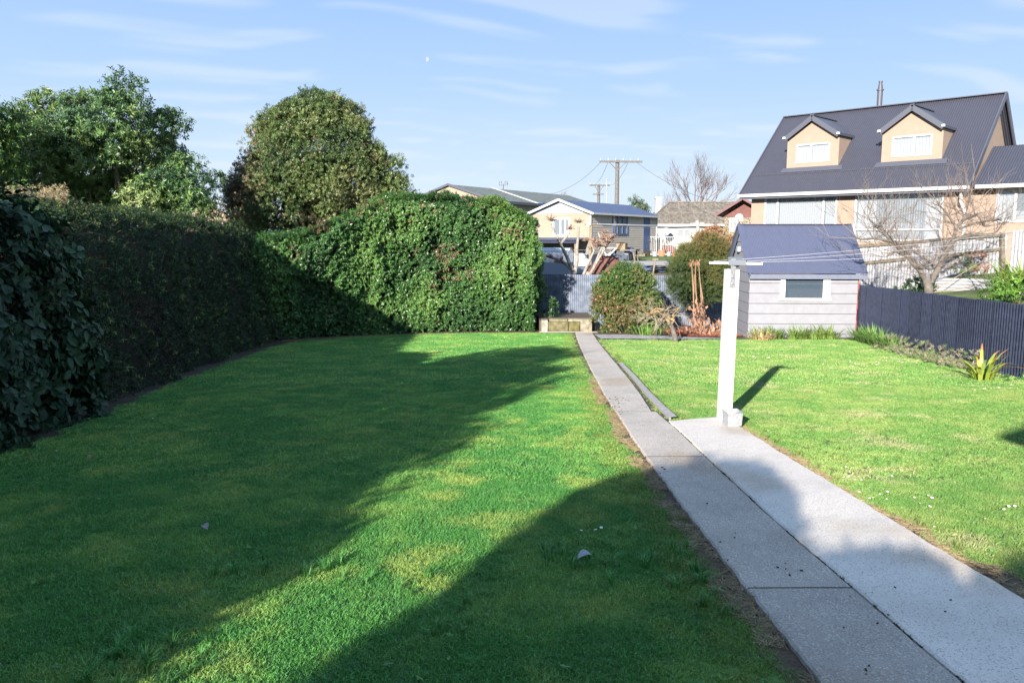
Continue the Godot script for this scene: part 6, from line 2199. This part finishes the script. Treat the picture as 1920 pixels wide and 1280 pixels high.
func build_plants() -> void:
	var fine := sprig(8, 0.07, 0.03, 0.8, 0.09)
	# flowering round bush
	var n := thing("flowering_bush", "rounded clipped bush with small pink flowers beside the end of the path", "bush", Vector3.ZERO)
	var bl := px_blobs([[1150, 545, 36], [1195, 545, 36], [1172, 535, 42], [1145, 585, 36], [1205, 580, 34], [1175, 590, 45], [1160, 612, 30], [1200, 605, 28], [1128, 560, 18]], 27.2, 0.25)
	var bud := func(p: Vector3, c: Color) -> Color:
		return Color(0.55, 0.2, 0.15) if rng.randf() < 0.006 else c
	many(n, "foliage", fine, M.leaf, crown(bl, 260, 0.16, 18, 0.85, [Color(0.03, 0.08, 0.022), Color(0.055, 0.12, 0.025), Color(0.09, 0.15, 0.035), Color(0.14, 0.12, 0.05)], bud))
	tree_part(n, on(4.0, 27.3), bl, 0.06, "bark")
	var fl := MB.new()
	for i in 8:
		var a := TAU * i / 8
		fl.col = Color(0.5, 0.11, 0.11)
		fl.tri(Vector3.ZERO, Vector3(cos(a), 0.4, sin(a)) * 0.028, Vector3(cos(a + 0.7), 0.4, sin(a + 0.7)) * 0.028)
	var buf := PackedFloat32Array()
	for i in 34:
		var q: Array = bl[rng.randi() % bl.size()]
		var d := rdir()
		d.z = absf(d.z)
		put(buf, face(d, rng.randf_range(0.7, 1.3)), q[0] + d * q[1] * 1.2, Color(1, rng.randf_range(0.8, 1.5), 1))
	many(n, "flowers", fl.mesh(), M.plain, buf)
	settle(n, on(4.0, 27.3))
	# conifer-like bush behind
	n = thing("cypress_bush", "dark green and bronze cypress bush behind the dead flower stalks", "bush", Vector3.ZERO)
	bl = px_blobs([[1325, 470, 28], [1300, 490, 34], [1345, 485, 30], [1285, 515, 34], [1325, 515, 42], [1355, 520, 28], [1280, 545, 26], [1320, 545, 40], [1355, 550, 25], [1300, 560, 26]], 28.0, 0.3)
	many(n, "foliage", sprig(11, 0.07, 0.014, 0.5, 0.12), M.dull_leaf, crown(bl, 250, 0.18, 18, 1.1, [Color(0.025, 0.055, 0.015), Color(0.06, 0.09, 0.022), Color(0.11, 0.11, 0.03), Color(0.15, 0.1, 0.04)]))
	tree_part(n, on(6.9, 28.2), bl, 0.08, "bark")
	settle(n, on(6.9, 28.2))
	# rusty leaved bush behind
	n = thing("rusty_bush", "rust coloured bush in front of the bungalow windows", "bush", Vector3.ZERO)
	bl = px_blobs([[1335, 442, 22, 0.7], [1355, 448, 18], [1320, 450, 16]], 44.0, 0.3)
	many(n, "foliage", sprig(8, 0.13, 0.05, 0.8, 0.14), M.dull_leaf, crown(bl, 60, 0.2, 9, 1.0, [Color(0.2, 0.09, 0.05), Color(0.3, 0.16, 0.09), Color(0.2, 0.2, 0.08)]))
	tree_part(n, Vector3(P(1340, 460, 44).x, 0.4, -43.6), bl, 0.06, "bark")
	settle(n, Vector3(P(1340, 460, 44).x, 0.4, -43.6))
	n = thing("grey_bush", "small grey green bush behind the bars of the white fence", "bush", Vector3.ZERO)
	bl = px_blobs([[1228, 455, 14], [1238, 462, 12], [1220, 464, 12]], 49.0, 0.2)
	many(n, "foliage", sprig(8, 0.13, 0.05, 0.8, 0.14), M.dull_leaf, crown(bl, 50, 0.2, 9, 1.0, [Color(0.08, 0.1, 0.05), Color(0.15, 0.15, 0.09)]))
	tree_part(n, Vector3(P(1228, 470, 49).x, 0.45, -48.5), bl, 0.05, "bark")
	settle(n, Vector3(P(1228, 470, 49).x, 0.45, -48.5))
	# dead stalks
	n = thing("dead_stalks", "dead orange brown flower stalks and leaves in the mulch bed", "plant", Vector3.ZERO)
	var b := MB.new()
	for q in [[1303, 612, 1300, 540, 1297, 492], [1312, 612, 1305, 545, 1304, 493], [1318, 608, 1314, 540, 1310, 490], [1324, 605, 1318, 560, 1312, 520], [1300, 615, 1301, 570, 1302, 515]]:
		var k := rng.randf_range(0.85, 1.2)
		b.col = Color(0.29 * k, 0.175 * k, 0.115 * k)
		b.tube(PackedVector3Array([P(q[0], q[1], 26.0), P(q[2], q[3], 26.2), P(q[4], q[5], 26.2)]), PackedFloat32Array([0.024, 0.02, 0.012]), 5)
	part(n, "stalks", b.mesh(), M.twig)
	b = MB.new()
	for i in 260:
		var f := rng.randf()
		var p := P(1312 + rng.randfn() * lerpf(22, 5, f), lerpf(622, 560, f * f), 25.8 + rng.randf_range(-0.3, 0.2)) if i < 190 else P(1345 + rng.randfn() * 14, rng.randf_range(602, 625), 25.6)
		var d := Vector3(rng.randf_range(-0.5, 0.5), -1.0, rng.randf_range(-0.2, 0.4)).normalized() if rng.randf() < 0.75 else rdir()
		var s := d.cross(rdir()).normalized() * rng.randf_range(0.015, 0.04)
		var k := rng.randf_range(0.6, 1.25)
		b.col = Color(0.28 * k, 0.16 * k, 0.105 * k)
		var l := rng.randf_range(0.12, 0.35)
		b.quad(p - s, p + s, p + s * 0.8 + d * l * 0.6 + rdir() * 0.03, p - s * 0.8 + d * l * 0.6 + rdir() * 0.03)
	part(n, "withered_leaves", b.mesh(), M.dull_leaf)
	b = MB.new()
	for q in [[1297, 494], [1304, 494], [1311, 491]]:
		for k in 16:
			var d := rdir()
			var p := P(q[0], q[1], 26.2)
			b.col = Color(0.32, 0.18, 0.11) * rng.randf_range(0.7, 1.2)
			b.bar(p + d * 0.02, p + d * rng.randf_range(0.08, 0.16), 0.02, 0.008)
	part(n, "seed_heads", b.mesh(), M.twig)
	settle(n, P(1310, 615, 26.0))
	buf = PackedFloat32Array()
	for i in 900:
		var x := rng.randf_range(5.2, 7.4)
		var d := rng.randf_range(25.0, 27.6)
		put(buf, face(Vector3.UP + rdir() * 0.7, rng.randf_range(0.6, 1.3)), on(x, d, 0.03), Color(0.32, 0.1, 0.055) * rng.randf_range(0.5, 1.3))
	tag(many(self, "mulch_litter", sprig(4, 0.1, 0.03, 1.2, 0.02, 0.4), M.dull_leaf, buf), "red brown leaf litter covering the garden bed", "leaf litter")
	# strappy clumps along the shed
	var greens := [Color(0.1, 0.2, 0.03), Color(0.2, 0.28, 0.07)]
	var px := [1420, 1448, 1470, 1492, 1515, 1538, 1562, 1585]
	for i in px.size():
		var p := gp(px[i], 638 + rng.randf_range(-2, 2))
		p = on(p.x, 24.2 + rng.randf_range(-0.15, 0.1))
		blade_clump("strap_leaf_clump", ["strappy green clump beside the blue green clump at the shed's corner", "strappy green clump behind the dry tan mound", "strappy green clump below the shed window", "strappy green clump below the shed window", "strappy green clump below the shed window", "strappy green clump below the shed window", "strappy green clump between the shed window and the red edge", "last strappy green clump at the shed's red edge"][i], "plant", p, 70, 0.5, 0.022, greens, 0.9, "strappy clumps along the shed wall")
	blade_clump("blue_green_clump", "upright blue green clump at the shed's near corner", "plant", on(gp(1437, 632).x, 24.4), 60, 0.5, 0.02, [Color(0.08, 0.2, 0.1), Color(0.14, 0.26, 0.13)], 0.5)
	blade_clump("thatch_mound", "mound of dry tan grass lying before the shed wall", "plant", on(gp(1450, 643).x, 23.6), 160, 0.4, 0.014, [Color(0.4, 0.26, 0.13), Color(0.5, 0.38, 0.2)], 1.6, "", "dull_leaf")
	for q in [[1618, 23.4, 0.55], [1640, 22.6, 0.62], [1660, 22.2, 0.6], [1682, 21.4, 0.6], [1700, 20.6, 0.5]]:
		var x: float = minf((q[0] - 960.0) / F * q[1] * 1.005, ip(FENCE, q[1]) - 0.25)
		blade_clump("arching_grass_clump", "arching green clump touching the shed's red edge" if q[0] == 1618 else ("arching green clump beside the low grey weeds" if q[0] == 1700 else "arching green clump in the row against the blue fence"), "plant", on(x, q[1]), 130, q[2], 0.024, [Color(0.09, 0.2, 0.04), Color(0.18, 0.3, 0.08)], 1.1, "arching clumps along the blue fence")
	blade_clump("bush_edge_grass", "long green grass below the pink flowered bush", "plant", on(4.55, 25.9), 160, 0.5, 0.02, [Color(0.08, 0.2, 0.03), Color(0.18, 0.32, 0.06)], 2.4)
	# grey weeds below the fence
	n = thing("grey_weeds", "low grey green weeds along the foot of the blue fence", "weeds", Vector3.ZERO)
	buf = PackedFloat32Array()
	for i in 1500:
		var d := rng.randf_range(15.4, 21.0)
		var x := ip(FENCE, d) - 0.08 - absf(rng.randfn()) * 0.22
		var up := 0.0 if rng.randf() < 0.9 else rng.randf_range(0.05, 0.3)
		put(buf, face(Vector3.UP + rdir() * 0.6, rng.randf_range(0.5, 1.1)), on(x, d, 0.03 + up), [Color(0.2, 0.2, 0.13), Color(0.12, 0.2, 0.06), Color(0.3, 0.27, 0.19)][rng.randi() % 3] * rng.randf_range(0.7, 1.2))
	many(n, "foliage", sprig(8, 0.08, 0.022, 0.8, 0.08), M.dull_leaf, buf)
	settle(n, on(ip(FENCE, 18.0) - 0.2, 18.0))
	# broad strappy plant with orange tips
	var fp := gp(1845, 712)
	blade_clump("orange_tipped_plant", "broad strappy yellow green plant with orange tips against the blue fence", "plant", on(fp.x - 0.05, -fp.z), 26, 0.72, 0.06, [Color(0.16, 0.24, 0.03), Color(0.32, 0.36, 0.06)], 0.8, "", "leaf", Color(0.5, 0.2, 0.03))
	n = thing("leafy_mound", "dark green leafy mound beside the orange tipped plant", "plant", Vector3.ZERO)
	bl = px_blobs([[1895, 712, 20, 0.7], [1915, 715, 22, 0.8], [1880, 720, 14, 0.6], [1945, 712, 26]], 14.0, 0.15)
	many(n, "foliage", sprig(8, 0.06, 0.028, 0.9, 0.06), M.leaf, crown(bl, 90, 0.09, 11, 0.9, [Color(0.025, 0.09, 0.03), Color(0.07, 0.18, 0.05)]))
	tree_part(n, on(9.0, 13.9), bl, 0.015, "bark")
	settle(n, on(9.0, 13.9))
	# bank plants beyond the blue fence
	n = thing("bank_shrubs", "bright green leafy shrubs on the bank behind the blue fence", "shrub", Vector3.ZERO)
	bl = px_blobs([[1880, 552, 22], [1905, 550, 26], [1925, 535, 30], [1865, 562, 16], [1945, 555, 30]], 19.5, 0.5)
	many(n, "foliage", sprig(8, 0.11, 0.045, 0.9, 0.1), M.leaf, crown(bl, 70, 0.16, 12, 1.0, [Color(0.05, 0.13, 0.02), Color(0.12, 0.24, 0.03), Color(0.18, 0.16, 0.06)]))
	tree_part(n, Vector3(12.6, -0.3, -19.3), bl, 0.03, "bark")
	settle(n, Vector3(12.6, -0.3, -19.3))
	blade_clump("bank_grass", "long bright grass hanging over the bank below the white fence", "grass", P(1918, 540, 21.0), 260, 1.0, 0.03, [Color(0.13, 0.24, 0.03), Color(0.25, 0.33, 0.07)], 3.0)
	n = thing("dark_shrub", "dark green shrub behind the blue fence at the bare tree's foot", "shrub", Vector3.ZERO)
	bl = px_blobs([[1712, 535, 17], [1728, 545, 15], [1700, 548, 12]], 23.8, 0.2)
	many(n, "foliage", sprig(8, 0.08, 0.035, 0.9, 0.08), M.leaf, crown(bl, 80, 0.14, 12, 1.0, [Color(0.02, 0.06, 0.02), Color(0.05, 0.1, 0.03)]))
	tree_part(n, Vector3(P(1715, 560, 23.8).x, -0.6, -23.5), bl, 0.03, "bark")
	settle(n, Vector3(P(1715, 560, 23.8).x, -0.6, -23.5))
	n = thing("terrace_shrub", "green shrub with a rusty dead side against the white terrace fence", "shrub", Vector3.ZERO)
	bl = px_blobs([[1812, 485, 13, 1.3], [1808, 505, 16], [1835, 480, 13, 1.5], [1838, 505, 14]], 25.2, 0.1)
	var rust := func(p: Vector3, c: Color) -> Color:
		return Color(0.34, 0.16, 0.1) * rng.randf_range(0.7, 1.2) if p.x > P(1824, 480, 25.2).x else c
	many(n, "foliage", sprig(8, 0.07, 0.03, 0.9, 0.08), M.dull_leaf, crown(bl, 80, 0.13, 11, 1.0, [Color(0.06, 0.1, 0.03), Color(0.12, 0.16, 0.04)], rust))
	tree_part(n, Vector3(P(1822, 540, 25.2).x, -0.6, -24.9), bl, 0.03, "bark")
	settle(n, Vector3(P(1822, 540, 25.2).x, -0.6, -24.9))
	n = thing("fence_creeper", "dark leafy plant in the shade against the grey fence", "plant", Vector3.ZERO)
	bl = px_blobs([[1030, 578, 14], [1038, 588, 10], [1025, 592, 12]], 28.8, 0.1)
	many(n, "foliage", sprig(6, 0.14, 0.07, 0.9, 0.08), M.leaf, crown(bl, 40, 0.12, 9, 1.0, [Color(0.02, 0.06, 0.02), Color(0.05, 0.1, 0.03)]))
	tree_part(n, P(1031, 600, 28.8), bl, 0.02, "bark")
	settle(n, P(1031, 600, 28.8))
	# block step wall at the end of the path
	var w := thing("block_step", "low mossy concrete block step wall at the end of the path", "step", Vector3.ZERO)
	var blocks := [[1028, 603, 1065, 621, Color(0.5, 0.47, 0.27)], [1066, 604, 1087, 621, Color(0.42, 0.4, 0.18)], [1088, 600, 1110, 623, Color(0.85, 0.8, 0.7)], [1030, 598, 1064, 602.5, Color(0.7, 0.66, 0.45)], [1065, 598, 1110, 603, Color(0.85, 0.8, 0.65)], [1015, 600, 1027, 622, Color(1.0, 1.0, 0.95)]]
	for q in blocks:
		b = MB.new()
		var a := P(q[0], q[3], 27.35)
		var z := P(q[2], q[1], 27.35)
		b.col = q[4]
		var dz := 0.0 if q[4].r < 0.9 else (0.05 if q[3] - q[1] > 8 else 0.03)
		b.bb(Vector3(a.x + 0.004, a.y, a.z + dz), Vector3(z.x - 0.004, z.y, a.z - 0.4))
		part(w, "block", b.mesh(), M.old_concrete)
	b = MB.new()
	b.col = Color(0.08, 0.06, 0.04)
	b.bb(Vector3(P(1012, 600, 27.4).x, -1.75, -27.5), Vector3(P(1118, 600, 27.4).x, P(1060, 600.5, 27.4).y - 0.03, -30.4))
	part(w, "raised_soil", b.mesh(), M.plain)
	settle(w, P(1060, 622, 27.3))
	# fallen leaves on the lawn
	for q in [[1097, 1055, 0.085, Color(0.3, 0.31, 0.33), "curled pale grey fallen leaf lying on the shaded lawn near the path"], [383, 1006, 0.07, Color(0.22, 0.2, 0.2), "small dull fallen leaf on the shaded middle of the lawn"], [170, 866, 0.06, Color(0.2, 0.12, 0.08), "brown fallen leaf on the lawn near the big leaf hedge"]]:
		var p := gp(q[0], q[1])
		var o := thing("fallen_leaf", q[4], "leaf", on(p.x, -p.z, 0.045), rng.randf() * 6, "fallen leaves on the lawn")
		b = MB.new()
		b.col = q[3]
		var s: float = q[2]
		for k in 6:
			var u := k / 6.0
			var v := (k + 1) / 6.0
			var wu := s * 0.42 * sin(PI * u) ** 0.8
			var wv := s * 0.42 * sin(PI * v) ** 0.8
			var cu := Vector3(0, 0.02 * sin(u * 3.0), s * (u - 0.5) * 1.2)
			var cv := Vector3(0, 0.02 * sin(v * 3.0), s * (v - 0.5) * 1.2)
			b.quad(cu, cu + Vector3(wu, wu * 0.5, 0), cv + Vector3(wv, wv * 0.5, 0), cv)
			b.quad(cu + Vector3(-wu, wu * 0.4, 0), cu, cv, cv + Vector3(-wv, wv * 0.4, 0))
		part(o, "blade", b.mesh(), M.twig)
	# day moon
	var mp := EYE + ray(800, 111).normalized() * 1800.0
	var mo := MB.new()
	var rad := 1800.0 * 4.0 / F
	var zr := (EYE - mp).normalized()
	var rt := Vector3.UP.cross(zr).normalized()
	var upv := zr.cross(rt)
	var pts := []
	for k in 25:
		var a := PI * k / 24.0
		pts.append([upv * cos(a) * rad + rt * sin(a) * rad, upv * cos(a) * rad - rt * sin(a) * rad * 0.45])
	for k in 24:
		var z0: Vector3 = zr * rad * 0.3
		mo.quad(pts[k][1] - z0, pts[k + 1][1] - z0, pts[k + 1][0] - z0, pts[k][0] - z0)
		mo.quad(pts[k][1], pts[k][0], pts[k + 1][0], pts[k + 1][1])
		mo.quad(pts[k][0], pts[k][0] - z0, pts[k + 1][0] - z0, pts[k + 1][0])
		mo.quad(pts[k][1] - z0, pts[k][1], pts[k + 1][1], pts[k + 1][1] - z0)
	var mn := part(self, "moon", mo.mesh(), M.moon_rock)
	mn.position = mp
	tag(mn, "pale gibbous day moon high in the blue sky", "moon")

func _ready() -> void:
	rng.seed = 4711
	n1.seed = 5
	n1.frequency = 0.05
	n1.fractal_octaves = 3
	n2.seed = 21
	n2.frequency = 0.03
	n2.fractal_octaves = 2
	camera_and_light()
	make_materials()
	build_ground()
	build_path()
	build_hedges()
	build_trees()
	build_fences()
	build_shed()
	build_house()
	build_far()
	build_poles()
	build_bare()
	build_plants()
	build_yard()
	build_grass()
